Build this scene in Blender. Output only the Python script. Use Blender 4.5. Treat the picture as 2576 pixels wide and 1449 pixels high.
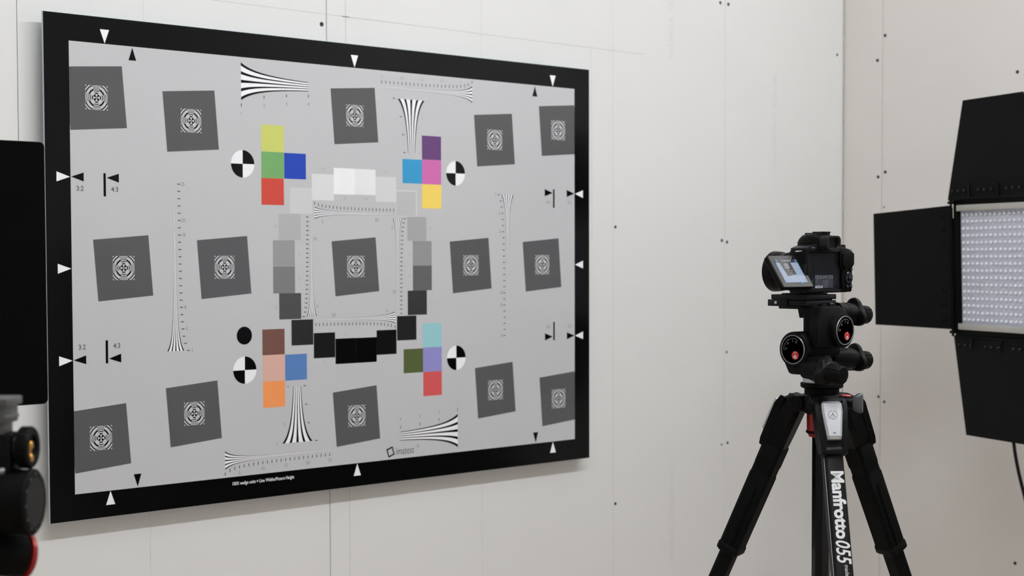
import bpy, bmesh, math, random
from mathutils import Vector, Matrix
random.seed(7)
PI = math.pi
for o in list(bpy.data.objects): bpy.data.objects.remove(o)
SC = bpy.context.scene
COL = SC.collection

# ------------------------------------------------------------------ camera
cam_d = bpy.data.cameras.new('camera_view')
cam = bpy.data.objects.new('camera_view', cam_d); COL.objects.link(cam)
CR = (Vector((0.73897, -0.67374, -0.00286)), Vector((-0.02973, -0.02837, -0.99916)), Vector((0.67309, 0.73843, -0.041)))
m3 = Matrix((CR[0], -CR[1], -CR[2])).transposed()
CAM_POS = Vector((-1.95845, -2.62067, 0.02002))
cam.matrix_world = Matrix.Translation(CAM_POS) @ m3.to_4x4()
cam_d.sensor_width = 36.0
cam_d.lens = 36.0 * 4022.25 / 2576.0
cam_d.shift_y = (809.66 - 724.5) / 2576.0
cam_d.clip_start = 0.05
cam_d.dof.use_dof = True
cam_d.dof.focus_distance = 2.50
cam_d.dof.aperture_fstop = 7.3
SC.camera = cam

# ------------------------------------------------------------------ world, exposure
SC.view_settings.view_transform = 'Standard'
SC.view_settings.look = 'None'
SC.view_settings.exposure = 0.0
SC.view_settings.gamma = 1.0
SC.view_settings.use_curve_mapping = False
W = bpy.data.worlds.new('fill_world'); SC.world = W; W.use_nodes = True  # even world light added as soft fill from the open front
W.node_tree.nodes['Background'].inputs[0].default_value = (0.91, 0.895, 0.875, 1)
W.node_tree.nodes['Background'].inputs[1].default_value = 0.84
LAMP_STRENGTH = 96.0
LAMP_COLOUR = (0.95, 0.995, 1.06, 1)

# ------------------------------------------------------------------ materials
def lin(c):
    return tuple(((v/255.0)/12.92 if v/255.0 <= 0.04045 else (((v/255.0)+0.055)/1.055)**2.4) for v in c[:3]) + (1.0,)

def mat(name, col, rough=0.5, metal=0.0, spec=0.5, var=0.0, scale=40.0, bump=0.0, bscale=300.0, emit=None, estr=0.0, coat=0.0):
    m = bpy.data.materials.new(name); m.use_nodes = True
    nt = m.node_tree; b = nt.nodes['Principled BSDF']
    c = col if len(col) == 4 else lin(col)
    b.inputs['Base Color'].default_value = c
    b.inputs['Roughness'].default_value = rough
    b.inputs['Metallic'].default_value = metal
    b.inputs['Specular IOR Level'].default_value = spec
    if coat: b.inputs['Coat Weight'].default_value = coat
    if emit:
        b.inputs['Emission Color'].default_value = emit if len(emit) == 4 else lin(emit)
        b.inputs['Emission Strength'].default_value = estr
    tc = nt.nodes.new('ShaderNodeTexCoord')
    if var > 0:
        n = nt.nodes.new('ShaderNodeTexNoise'); n.inputs['Scale'].default_value = scale; n.inputs['Detail'].default_value = 5
        nt.links.new(tc.outputs['Object'], n.inputs['Vector'])
        r = nt.nodes.new('ShaderNodeValToRGB')
        r.color_ramp.elements[0].position = 0.3; r.color_ramp.elements[1].position = 0.7
        r.color_ramp.elements[0].color = tuple(v*(1-var) for v in c[:3]) + (1,)
        r.color_ramp.elements[1].color = tuple(min(1, v*(1+var)) for v in c[:3]) + (1,)
        nt.links.new(n.outputs['Fac'], r.inputs['Fac']); nt.links.new(r.outputs['Color'], b.inputs['Base Color'])
    if bump > 0:
        n2 = nt.nodes.new('ShaderNodeTexNoise'); n2.inputs['Scale'].default_value = bscale; n2.inputs['Detail'].default_value = 3
        nt.links.new(tc.outputs['Object'], n2.inputs['Vector'])
        bp = nt.nodes.new('ShaderNodeBump'); bp.inputs['Strength'].default_value = bump; bp.inputs['Distance'].default_value = 0.001
        nt.links.new(n2.outputs['Fac'], bp.inputs['Height']); nt.links.new(bp.outputs['Normal'], b.inputs['Normal'])
    return m

# ------------------------------------------------------------------ mesh helpers
def frame(p, zdir, xhint=None):
    z = Vector(zdir).normalized()
    h = Vector(xhint) if xhint else (Vector((0, 0, 1)) if abs(z.z) < 0.9 else Vector((1, 0, 0)))
    x = (h - z*h.dot(z)).normalized(); y = z.cross(x)
    M = Matrix((x, y, z)).transposed().to_4x4(); M.translation = Vector(p)
    return M

def add_faces(bm, vs, fs, mi=0, M=None):
    bv = [bm.verts.new(M @ Vector(v) if M else v) for v in vs]
    for f in fs:
        try:
            fc = bm.faces.new([bv[i] for i in f]); fc.material_index = mi
        except ValueError: pass

def box(bm, c, s, M=None, bev=0.0, seg=2, mi=0):
    t = bmesh.new()
    bmesh.ops.create_cube(t, size=1.0)
    bmesh.ops.scale(t, vec=s, verts=t.verts)
    bmesh.ops.translate(t, vec=c, verts=t.verts)
    if bev > 0:
        bmesh.ops.bevel(t, geom=list(t.edges), offset=min(bev, min(s)*0.49), segments=seg, profile=0.5, affect='EDGES')
    merge(bm, t, M, mi)

def merge(bm, t, M=None, mi=0):
    if M is not None: bmesh.ops.transform(t, matrix=M, verts=t.verts)
    for f in t.faces: f.material_index = mi
    me = bpy.data.meshes.new('tmp'); t.to_mesh(me); t.free()
    bm.from_mesh(me); bpy.data.meshes.remove(me)

def bx(bm, lo, hi, bev=0.0, seg=2, M=None, mi=0):
    box(bm, [(a+b)/2 for a, b in zip(lo, hi)], [abs(b-a) for a, b in zip(lo, hi)], M, bev, seg, mi)

def prism(bm, poly, d0, d1, M=None, bev=0.0, seg=2, mi=0):
    """poly in local xy, extruded along local z d0..d1"""
    t = bmesh.new(); n = len(poly)
    a = [t.verts.new((p[0], p[1], d0)) for p in poly]; b = [t.verts.new((p[0], p[1], d1)) for p in poly]
    t.faces.new(a[::-1]); t.faces.new(b)
    for i in range(n): t.faces.new((a[i], a[(i+1) % n], b[(i+1) % n], b[i]))
    bmesh.ops.recalc_face_normals(t, faces=t.faces)
    if bev > 0: bmesh.ops.bevel(t, geom=list(t.edges), offset=bev, segments=seg, profile=0.5, affect='EDGES')
    merge(bm, t, M, mi)

def lathe(bm, prof, M=None, n=32, mi=0, rfun=None):
    """prof = [(r, z)...] around local z"""
    vs = []; fs = []
    for (r, z) in prof:
        for k in range(n):
            a = 2*PI*k/n; rr = r*(rfun(a, r, z) if rfun else 1)
            vs.append((rr*math.cos(a), rr*math.sin(a), z))
    for i in range(len(prof)-1):
        for k in range(n):
            fs.append((i*n+k, i*n+(k+1) % n, (i+1)*n+(k+1) % n, (i+1)*n+k))
    if prof[0][0] > 1e-6: fs.append(tuple(range(n))[::-1])
    if prof[-1][0] > 1e-6: fs.append(tuple((len(prof)-1)*n+k for k in range(n)))
    add_faces(bm, vs, fs, mi, M)

def cyl(bm, p0, p1, r0, r1=None, n=28, bev=0.0, mi=0):
    p0 = Vector(p0); p1 = Vector(p1); L = (p1-p0).length; r1 = r0 if r1 is None else r1
    M = frame(p0, p1-p0)
    if bev > 0: pr = [(r0-bev, 0), (r0-bev*0.3, bev*0.3), (r0, bev), (r1, L-bev), (r1-bev*0.3, L-bev*0.3), (r1-bev, L)]
    else: pr = [(r0, 0), (r1, L)]
    lathe(bm, pr, M, n, mi)

def loft(bm, sections, mi=0, caps=True):
    """sections: list of lists of 3d points with the same count"""
    n = len(sections[0]); vs = [p for s in sections for p in s]; fs = []
    for i in range(len(sections)-1):
        for k in range(n): fs.append((i*n+k, i*n+(k+1) % n, (i+1)*n+(k+1) % n, (i+1)*n+k))
    if caps:
        fs.append(tuple(range(n))[::-1]); fs.append(tuple((len(sections)-1)*n+k for k in range(n)))
    add_faces(bm, vs, fs, mi)

def tube(bm, pts, r, n=10, mi=0):
    pts = [Vector(p) for p in pts]; secs = []; h = None
    for i, p in enumerate(pts):
        d = (pts[min(i+1, len(pts)-1)] - pts[max(i-1, 0)]).normalized()
        if h is None: h = Vector((1, 0, 0)) if abs(d.x) < 0.9 else Vector((0, 1, 0))
        x = (h - d*h.dot(d)).normalized(); y = d.cross(x); h = x
        secs.append([p + x*r*math.cos(2*PI*k/n) + y*r*math.sin(2*PI*k/n) for k in range(n)])
    loft(bm, secs, mi)

def catmull(ps, n=8):
    ps = [Vector(p) for p in ps]; out = []
    for i in range(len(ps)-1):
        a, b, c, d = ps[max(i-1, 0)], ps[i], ps[i+1], ps[min(i+2, len(ps)-1)]
        for k in range(n):
            t = k/n
            out.append(0.5*((2*b) + (c-a)*t + (2*a-5*b+4*c-d)*t*t + (3*b-a-3*c+d)*t**3))
    out.append(ps[-1]); return out

def rrect(w, h, r, n=5):
    out = []
    for cx, cy, a0 in ((w/2-r, h/2-r, 0), (-w/2+r, h/2-r, 90), (-w/2+r, -h/2+r, 180), (w/2-r, -h/2+r, 270)):
        for k in range(n+1):
            a = math.radians(a0+90*k/n); out.append((cx+r*math.cos(a), cy+r*math.sin(a)))
    return out

def root_inv(p):
    q = p
    M = Matrix.Identity(4)
    while q is not None:
        M = q.matrix_basis @ M; q = q.parent
    return M.inverted()

def obj(name, bm, mats, parent=None, local=False, smooth=38, kind=None):
    """links a bmesh as ONE mesh object; coordinates are world ones unless local"""
    bmesh.ops.recalc_face_normals(bm, faces=bm.faces)
    me = bpy.data.meshes.new(name); bm.to_mesh(me); bm.free()
    for m in (mats if isinstance(mats, (list, tuple)) else [mats]): me.materials.append(m)
    if smooth:
        me.polygons.foreach_set('use_smooth', [True]*len(me.polygons))
        me.set_sharp_from_angle(angle=math.radians(smooth))
    o = bpy.data.objects.new(name, me); COL.objects.link(o)
    if parent:
        if not local: me.transform(root_inv(parent))
        o.parent = parent
    if kind: o['kind'] = kind
    return o

def flatobj(name, polys, m, parent, y, mi=None):
    """flat print in a plane facing -y; polys = lists of (x,z)"""
    bm = bmesh.new()
    for i, p in enumerate(polys):
        vs = [bm.verts.new((q[0], y, q[1])) for q in p]
        try:
            f = bm.faces.new(vs)
        except ValueError: continue
        if mi: f.material_index = mi[i]
    bm.normal_update()
    for f in bm.faces:
        if f.normal.y > 0: f.normal_flip()
    me = bpy.data.meshes.new(name); bm.to_mesh(me); bm.free()
    for mm in (m if isinstance(m, (list, tuple)) else [m]): me.materials.append(mm)
    me.transform(root_inv(parent))
    o = bpy.data.objects.new(name, me); COL.objects.link(o); o.parent = parent
    return o

def text_mesh(items, name='lettering'):
    """items: (string, Matrix local->target, size, align, weight, shear, xscale)"""
    bm = bmesh.new()
    for (s, M, size, al, wgt, sh, xs) in items:
        cu = bpy.data.curves.new('t', 'FONT'); cu.body = s; cu.size = size; cu.align_x = al; cu.align_y = 'CENTER'
        cu.offset = wgt; cu.shear = sh; cu.resolution_u = 3
        o = bpy.data.objects.new('t', cu); COL.objects.link(o)
        bpy.context.view_layer.update()
        dg = bpy.context.evaluated_depsgraph_get()
        me = bpy.data.meshes.new_from_object(o.evaluated_get(dg))
        me.transform(M @ Matrix.Diagonal((xs, 1, 1, 1)))
        bm.from_mesh(me); bpy.data.meshes.remove(me); bpy.data.objects.remove(o); bpy.data.curves.remove(cu)
    for f in bm.faces: f.smooth = False
    return bm

XZ = Matrix(((1, 0, 0, 0), (0, 0, -1, 0), (0, 1, 0, 0), (0, 0, 0, 1)))   # text plane -> faces -y
def T(x, y, z): return Matrix.Translation((x, y, z))
def plain(name, bm, m, parent, kind=None):
    me = bpy.data.meshes.new(name); bm.to_mesh(me); bm.free(); me.materials.append(m)
    me.transform(root_inv(parent)); o = bpy.data.objects.new(name, me); COL.objects.link(o); o.parent = parent
    if kind: o['kind'] = kind
    return o

def thing(name, label, cat, loc, rotz=0.0, group=None):
    o = bpy.data.objects.new(name, None); COL.objects.link(o); o.empty_display_size = 0.1
    o.location = loc; o.rotation_euler = (0, 0, rotz); o.matrix_basis = Matrix.Translation(loc) @ Matrix.Rotation(rotz, 4, 'Z')
    o['label'] = label; o['category'] = cat
    if group: o['group'] = group
    return o

# ================================================================== the setting
GAP = 0.033            # chart face to wall
XR = 1.70              # right wall
FLOOR = -1.30; CEIL = 1.62; XL = -4.2; YB = -5.2
M_gyp = mat('gypsum_paper', lin((222, 221, 218)), 0.9, var=0.015, scale=2.5, bump=0.03, bscale=900, spec=0.2)
M_gyp2 = mat('gypsum_paper_bounce', lin((222, 218, 213)), 0.9, var=0.02, scale=2.5, bump=0.03, bscale=900, spec=0.2)  # right wall copy, with the warm floor bounce put into its colour
M_backing = mat('joint_brown', lin((150, 138, 124)), 0.95, var=0.2, scale=60)
M_ceil = mat('ceiling_white', lin((238, 237, 234)), 0.95, var=0.02, scale=3)
M_room = mat('room_wall', lin((232, 229, 224)), 0.95, var=0.04, scale=3)
M_floor = mat('floor_concrete', lin((194, 180, 166)), 0.75, var=0.12, scale=6, bump=0.1, bscale=60)
M_pencil = mat('pencil_grey', lin((180, 179, 176)), 0.9, var=0.04, scale=80)
M_pencil_d = mat('pencil_dark', lin((120, 120, 119)), 0.9, var=0.1, scale=80)
M_pencil_s = mat('pencil_pale', lin((208, 207, 204)), 0.9, var=0.02, scale=80)
M_stamp = mat('stamp_ink', lin((205, 204, 201)), 0.9, var=0.02, scale=50)
M_screw = mat('screw_black', lin((44, 44, 44)), 0.4, metal=0.6, var=0.1, scale=500)

def struct(name, bm, m):
    o = obj(name, bm, m, smooth=0, kind='structure'); return o

b = bmesh.new(); bx(b, (XL-0.1, GAP+0.012, FLOOR-0.1), (XR+0.2, GAP+0.12, CEIL+0.1)); wall_back = struct('wall_back', b, M_backing)
b = bmesh.new(); bx(b, (XR+0.012, YB-0.1, FLOOR-0.1), (XR+0.12, GAP+0.012, CEIL+0.1)); wall_right = struct('wall_right', b, M_backing)
b = bmesh.new(); bx(b, (XL-0.1, YB-0.1, FLOOR-0.1), (XR+0.12, GAP+0.12, FLOOR)); struct('floor', b, M_floor)
b = bmesh.new(); bx(b, (XL-0.1, YB-0.1, CEIL), (XR+0.12, GAP+0.12, CEIL+0.1)); struct('ceiling', b, M_ceil)
b = bmesh.new(); bx(b, (XL-0.1, YB, FLOOR), (XL, GAP+0.012, CEIL)); struct('wall_left', b, M_room)
# front wall left out so that the added world fill light comes in

# drywall sheets
def sheet(parent, lo, hi, m):
    bb = bmesh.new(); bx(bb, lo, hi, bev=0.0007, seg=1)
    return obj('drywall_sheet', bb, m, parent, smooth=0)
back_sheets = []
edges = [(-2.5, -1.2835), (-1.2815, -0.0449), (-0.0433, 1.1947), (1.1955, XR-0.0045)]
for x0, x1 in edges:
    back_sheets.append(sheet(wall_back, (x0, GAP, FLOOR), (x1, GAP+0.0118, CEIL), M_gyp))
back_sheets.insert(0, sheet(wall_back, (XL, GAP, FLOOR), (-2.502, GAP+0.0118, CEIL), M_gyp))
right_sheets = []
for y0, y1 in ((-0.0912, GAP+0.006), (-1.3117, -0.0926), (-2.532, -1.3125), (-3.75, -2.533), (YB, -3.751)):
    right_sheets.append(sheet(wall_right, (XR, y0, FLOOR), (XR+0.0118, y1, CEIL), M_gyp2))

# screws
def screw_mesh():
    bb = bmesh.new()
    lathe(bb, [(0.0048, 0.0), (0.0046, 0.0004), (0.0034, 0.0006), (0.0016, 0.0003), (0.0, 0.0002)], None, 12)
    bmesh.ops.recalc_face_normals(bb, faces=bb.faces)
    me = bpy.data.meshes.new('drywall_screw'); bb.to_mesh(me); bb.free(); me.materials.append(M_screw); return me
SCREW = screw_mesh()
def screw_at(sheets_, P, M3, s=1.0):
    o = bpy.data.objects.new('drywall_screw', SCREW); COL.objects.link(o); o.parent = sheets_
    o.matrix_basis = root_inv(sheets_) @ (Matrix.Translation(P) @ M3 @ Matrix.Scale(s, 4))
MB_ = Matrix.Rotation(PI/2, 4, 'X'); MR_ = Matrix.Rotation(-PI/2, 4, 'Y')
for x, z, s in [(-0.0562, 0.488, 1.0), (0.7945, 0.089, 0.8), (0.7943, -0.5739, 0.8), (1.1763, 0.6589, 0.9), (1.2075, 0.6583, 0.95), (1.1843, 0.0586, 0.9),
             (1.2048, 0.0546, 0.9), (1.2044, -0.227, 0.7), (1.1855, -0.4636, 0.6), (1.2092, -0.4608, 0.8), (1.6679, 0.5684, 0.8), (-0.0562, -0.66, 1), (-0.0562, 1.02, 1)]:
    sh = back_sheets[2] if x < -0.05 else (back_sheets[3] if x < 1.195 else back_sheets[4])
    screw_at(sh, (x, GAP-0.0001, z), MB_, s)
for y, z, s in [(-0.1, 0.6103, 0.95), (-0.076, 0.5458, 0.95), (-0.103, 0.2439, 0.95), (-0.0805, 0.2318, 0.95), (-0.1, 0.15, 0.5), (-0.0862, -0.3645, 0.8), (-0.1049, -0.3775, 0.85),
             (-0.4935, 0.4787, 0.95), (-0.5006, -0.7625, 0.95)]:
    screw_at(right_sheets[0] if y > -0.0915 else right_sheets[1], (XR-0.0001, y, z), MR_, s)

# pencil marks on the back wall (children of the wall)
def pline(p, q, w, m):
    bb = bmesh.new(); p = Vector(p); q = Vector(q); d = (q-p).normalized(); n = Vector((-d.y, d.x))*w/2
    y = GAP-0.0003
    vs = [bb.verts.new((a.x, y, a.y)) for a in (p+n, p-n, q-n, q+n)]; f = bb.faces.new(vs); bb.normal_update()
    if f.normal.y > 0: f.normal_flip()
    plain('pencil_line', bb, m, wall_back)
pline((0.0030, 0.545), (0.0052, -0.72), 0.0009, M_pencil)
pline((-0.460, CEIL), (-0.4555, FLOOR), 0.0012, M_pencil_s)
pline((0.372, CEIL), (0.3690, FLOOR), 0.0012, M_pencil_s)
pline((0.7118, 0.513), (0.7152, 0.06), 0.0012, M_pencil_s)
pline((0.782, CEIL), (0.789, FLOOR), 0.0018, M_pencil_s)
pline((-0.7047, 0.95), (-0.7056, 0.0), 0.0011, M_pencil_d)
pline((-0.62, 0.5112), (-0.02, 0.509), 0.0007, M_pencil)
pline((-0.02, 0.509), (0.894, 0.5058), 0.0008, M_pencil)
pline((-0.006, 0.5091), (0.012, 0.5088), 0.0014, M_pencil_d)
# grey vertical stamp lettering of the boards
def stamp(s, x, z0, z1, down):
    n = len(s); L = abs(z0-z1); size = 0.022
    rot = Matrix.Rotation(-PI/2 if down else PI/2, 4, 'Z')
    M = T(x, GAP-0.0003, (z0+z1)/2) @ XZ @ rot
    bb = text_mesh([(s, M, size, 'CENTER', -0.0004, 0, L/(n*size*0.58))])
    plain('stamp_lettering', bb, M_stamp, wall_back)
stamp('SHEETROCK . ULTRALIGHT PANELS', 0.992, 0.81, 0.4935, False)
stamp('SHEETROCK . ULTRALIGHT PANELS 1/2"', 1.396, 0.5107, 0.1986, True)
stamp('SHEETROCK . ULTRALIGHT PANELS 1/2"', 0.996, -0.4545, -0.7526, False)

# torn paper edge in the corner (part of the back wall)
b = bmesh.new(); zz = FLOOR; prev = None
while zz < CEIL:
    w = 0.001 + random.random()*0.003
    if 0.05 < zz < 0.75: w *= 1.4
    cur = [Vector((XR-0.0045-w*0.35, GAP-0.0016, zz)), Vector((XR-0.0018, GAP-0.0022, zz))]
    if prev: add_faces(b, [prev[0], prev[1], cur[1], cur[0]], [(0, 1, 2, 3)])
    prev = cur; zz += 0.02+random.random()*0.03
obj('paper_edge', b, mat('torn_paper', lin((188, 180, 170)), 0.95, var=0.25, scale=30), wall_back, smooth=0)

# ================================================================== the test chart
CH = thing('test_chart', 'large black-bordered grey resolution test chart mounted on the white drywall', 'chart', (0, 0.0, -0.45))
CW, CHH = 0.6735, 0.45
PR = 0.17                                             # print gloss roughness
def pm(name, rgb, k=1.0):
    c = lin(rgb); c = tuple(max(0.0015, v*k) for v in c[:3])+(1,)
    return mat(name, c, PR, spec=0.19)
M_edge = mat('panel_edge', lin((196, 210, 220)), 0.35, metal=0.3, var=0.05, scale=30)
M_black = pm('ink_black', (8, 8, 9)); M_white = pm('ink_white', (242, 242, 244)); M_field = pm('ink_field', (192, 192, 193))
M_sq = pm('ink_slant', (86, 86, 87)); M_tick = pm('ink_tick', (26, 29, 31)); M_num = pm('ink_numeral', (128, 128, 128)); M_faint = pm('ink_faint', (165, 165, 165))
M_line = pm('ink_pale_line', (214, 214, 214))
b = bmesh.new(); bx(b, (-CW, 0.0, -CHH), (CW, 0.004, CHH), bev=0.0005, seg=1); obj('backing_panel', b, M_edge, CH, smooth=0)
for sx in (-1, 1):
    for sz in (-1, 1):
        b = bmesh.new(); cyl(b, (sx*0.5, 0.004, sz*0.33), (sx*0.5, GAP, sz*0.33), 0.02); obj('standoff', b, M_edge, CH)
def rect(x0, z0, x1, z1): return [(x0, z0), (x1, z0), (x1, z1), (x0, z1)]
Y1, Y2, Y3, Y4 = -0.0003, -0.0005, -0.0007, -0.0009
e = 0.0008
flatobj('border_print', [rect(-CW+e, -CHH+e, CW-e, CHH-e)], M_black, CH, Y1)
flatobj('grey_field', [rect(-0.625, -0.402, 0.625, 0.402)], M_field, CH, Y2)

def clip(poly, x0, z0, x1, z1):
    def cut(p, f, inter):
        out = []
        for i in range(len(p)):
            a, c = p[i-1], p[i]
            if f(c):
                if not f(a): out.append(inter(a, c))
                out.append(c)
            elif f(a): out.append(inter(a, c))
        return out
    def ix(v): return lambda a, c: (v, a[1]+(c[1]-a[1])*(v-a[0])/(c[0]-a[0]))
    def iz(v): return lambda a, c: (a[0]+(c[0]-a[0])*(v-a[1])/(c[1]-a[1]), v)
    for f, it in ((lambda q: q[0] >= x0, ix(x0)), (lambda q: q[0] <= x1, ix(x1)), (lambda q: q[1] >= z0, iz(z0)), (lambda q: q[1] <= z1, iz(z1))):
        if len(poly) < 3: return []
        poly = cut(poly, f, it)
    return poly

H2 = 0.02175
def ring_polys():
    out = []
    def arc(r0, r1, a0, a1):
        n = 8
        for k in range(n):
            p = math.radians(a0+(a1-a0)*k/n); q = math.radians(a0+(a1-a0)*(k+1)/n)
            pl = [(r0*math.cos(p), r0*math.sin(p)), (r1*math.cos(p), r1*math.sin(p)), (r1*math.cos(q), r1*math.sin(q)), (r0*math.cos(q), r0*math.sin(q))]
            if r0 < 1e-6: pl = pl[1:3]+[(0, 0)]
            pl = clip(pl, -H2, -H2, H2, H2)
            if len(pl) >= 3: out.append(pl)
    for k in range(4):
        d = 45+90*k
        for r0, r1 in ((0, 0.0067), (0.0137, 0.0167), (0.0215, 0.0236), (0.0264, 0.0282)): arc(r0, r1, d-22.5, d+22.5)
        d = 90*k
        for r0, r1 in ((0.0067, 0.0089), (0.0111, 0.0126), (0.0147, 0.0157), (0.0172, 0.0180), (0.0196, 0.0203), (0.0219, 0.0224)): arc(r0, r1, d-22.5, d+22.5)
    return out
RING = ring_polys()
SQ = [(0, 0.3055), (-0.380, 0.2745), (0.380, 0.2745), (-0.573, 0.305), (0.573, 0.305), (0, 0), (-0.3105, 0.0007), (0.3098, 0.0007), (-0.5235, 0.0007), (0.5225, 0.0007),
      (0, -0.3047), (-0.380, -0.274), (0.380, -0.274), (-0.573, -0.305), (0.573, -0.305)]
ca, sa = math.cos(math.radians(4.5)), math.sin(math.radians(4.5))
for (x, z) in SQ:
    h = 0.0556
    pl = [(x+u*ca-v*sa, z+u*sa+v*ca) for u, v in ((-h, -h), (h, -h), (h, h), (-h, h))]
    pl = clip(pl, -0.625, -0.402, 0.625, 0.402)
    s = flatobj('slanted_square', [pl], M_sq, CH, Y3)
    polys = [rect(x-H2, z-H2, x+H2, z+H2)]
    r = flatobj('ring_mark', polys, M_field, s, Y4)
    # ring black on its pale square
    bb = bmesh.new()
    for p in RING:
        vs = [bb.verts.new((x+q[0], Y4-0.0002, z+q[1])) for q in p]; f = bb.faces.new(vs)
    bb.normal_update()
    for f in bb.faces:
        if f.normal.y > 0: f.normal_flip()
    me = r.data; bb.from_mesh(me.copy()) if False else None
    inv = root_inv(s)
    b2 = bmesh.new(); b2.from_mesh(me)
    for p in RING:
        vs = [b2.verts.new(inv @ Vector((x+q[0], Y4-0.0002, z+q[1]))) for q in p]; f = b2.faces.new(vs); f.material_index = 1
    b2.normal_update()
    for f in b2.faces:
        if f.normal.y > 0: f.normal_flip()
    b2.to_mesh(me); b2.free(); bb.free(); me.materials.append(M_black)

# colour patches  (x0,z0,x1,z1,colour)
def cp(name, x0, z0, x1, z1, rgb, label, k=1.0, low=0.0):
    o = flatobj('colour_patch', [rect(x0, z0, x1, z1)], pm('ink_'+name, rgb, k), CH, Y3); o['label'] = label
TOPK, BOTK = 0.97, 1.10
cp('lime', -0.2254, 0.2244, -0.1728, 0.2759, (202, 208, 112), 'lime yellow patch', TOPK)
cp('green', -0.2254, 0.1730, -0.1728, 0.2240, (118, 168, 106), 'green patch', TOPK)
cp('red', -0.2258, 0.1212, -0.1737, 0.1730, (202, 76, 64), 'red patch', TOPK)
cp('blue', -0.1724, 0.1731, -0.1210, 0.2235, (40, 70, 172), 'blue patch', TOPK)
cp('purple', 0.1750, 0.2242, 0.2272, 0.2741, (102, 68, 116), 'purple patch', TOPK)
cp('magenta', 0.1748, 0.1724, 0.2274, 0.2240, (206, 110, 172), 'pink patch', TOPK)
cp('cyan', 0.1225, 0.1729, 0.1747, 0.2231, (58, 152, 200), 'sky blue patch', TOPK)
cp('yellow', 0.1743, 0.1215, 0.2276, 0.1722, (246, 214, 104), 'yellow patch', TOPK)
cp('brown', -0.2268, -0.1711, -0.1750, -0.1209, (108, 76, 68), 'brown patch', BOTK)
cp('skin', -0.2266, -0.2229, -0.1746, -0.1712, (206, 166, 152), 'pale pink beige patch', BOTK)
cp('orange', -0.2262, -0.2740, -0.1751, -0.2231, (228, 144, 88), 'orange patch', BOTK)
cp('steel', -0.1742, -0.2234, -0.1225, -0.1722, (84, 120, 172), 'steel blue patch', BOTK)
cp('teal', 0.1749, -0.1725, 0.2264, -0.1214, (144, 192, 196), 'pale turquoise patch', BOTK)
cp('olive', 0.1228, -0.2241, 0.1749, -0.1738, (80, 90, 54), 'olive green patch', BOTK)
cp('violet', 0.1751, -0.2241, 0.2265, -0.1726, (138, 134, 188), 'lavender patch', BOTK)
cp('coral', 0.1755, -0.2755, 0.2264, -0.2243, (196, 84, 84), 'coral red patch', BOTK)

# ring of twenty grey steps
G = {20: (-0.0533, 0.1455, -0.0009, 0.1985, 240), 19: (-0.0009, 0.1460, 0.0518, 0.1982, 232), 18: (-0.1070, 0.1327, -0.0533, 0.1850, 219), 17: (0.0519, 0.1328, 0.1055, 0.1844, 212),
     16: (-0.1592, 0.1053, -0.1072, 0.1566, 205), 15: (0.1062, 0.1046, 0.1582, 0.1558, 188), 14: (-0.1870, 0.0530, -0.1345, 0.1045, 178), 13: (0.1345, 0.0529, 0.1859, 0.1033, 166),
     12: (-0.2005, 0.0012, -0.1492, 0.0526, 150), 11: (0.1488, 0.0010, 0.2000, 0.0526, 144), 10: (-0.2005, -0.0512, -0.1492, 0.0010, 122), 9: (0.1488, -0.0512, 0.2000, 0.0008, 96),
     8: (-0.1869, -0.1026, -0.1350, -0.0514, 76), 7: (0.1346, -0.1026, 0.1862, -0.0514, 56), 6: (-0.1585, -0.1548, -0.1065, -0.1043, 44), 5: (0.1058, -0.1548, 0.1575, -0.1040, 36),
     4: (-0.1053, -0.1824, -0.0531, -0.1321, 26), 3: (0.0521, -0.1824, 0.1041, -0.1318, 18), 2: (-0.0523, -0.1965, -0.0004, -0.1453, 8), 1: (0.0004, -0.1965, 0.0520, -0.1456, 7)}
for k, (x0, z0, x1, z1, v) in G.items():
    if k == 15: flatobj('pale_outline', [rect(x0-0.0004, z0-0.001, x1+0.0022, z1+0.0022)], M_line, CH, Y3)
    flatobj('grey_patch', [rect(x0, z0, x1, z1)], pm('ink_grey_%d' % k, (v, v, v), 1.0), CH, Y3 if k != 15 else Y4)
flatobj('fine_line', [rect(-0.0004, -0.1965, 0.0004, -0.1453)], M_tick, CH, Y3)

# quadrant discs and black dot
def disc_poly(x, z, r, a0, a1, n=16):
    return [(x, z)]+[(x+r*math.cos(math.radians(a0+(a1-a0)*k/n)), z+r*math.sin(math.radians(a0+(a1-a0)*k/n))) for k in range(n+1)]
for (x, z) in ((-0.2677, 0.1985), (0.2675, 0.1978), (0.2673, -0.1980), (-0.2673, -0.1978)):
    flatobj('quadrant_disc', [disc_poly(x, z, 0.0263, a, a+90) for a in (0, 90, 180, 270)], [M_white, M_black], CH, Y3, [1, 0, 1, 0])
flatobj('black_dot', [disc_poly(-0.2677, -0.1312, 0.0173, 0, 360, 40)[1:]], M_black, CH, Y3)

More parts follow.
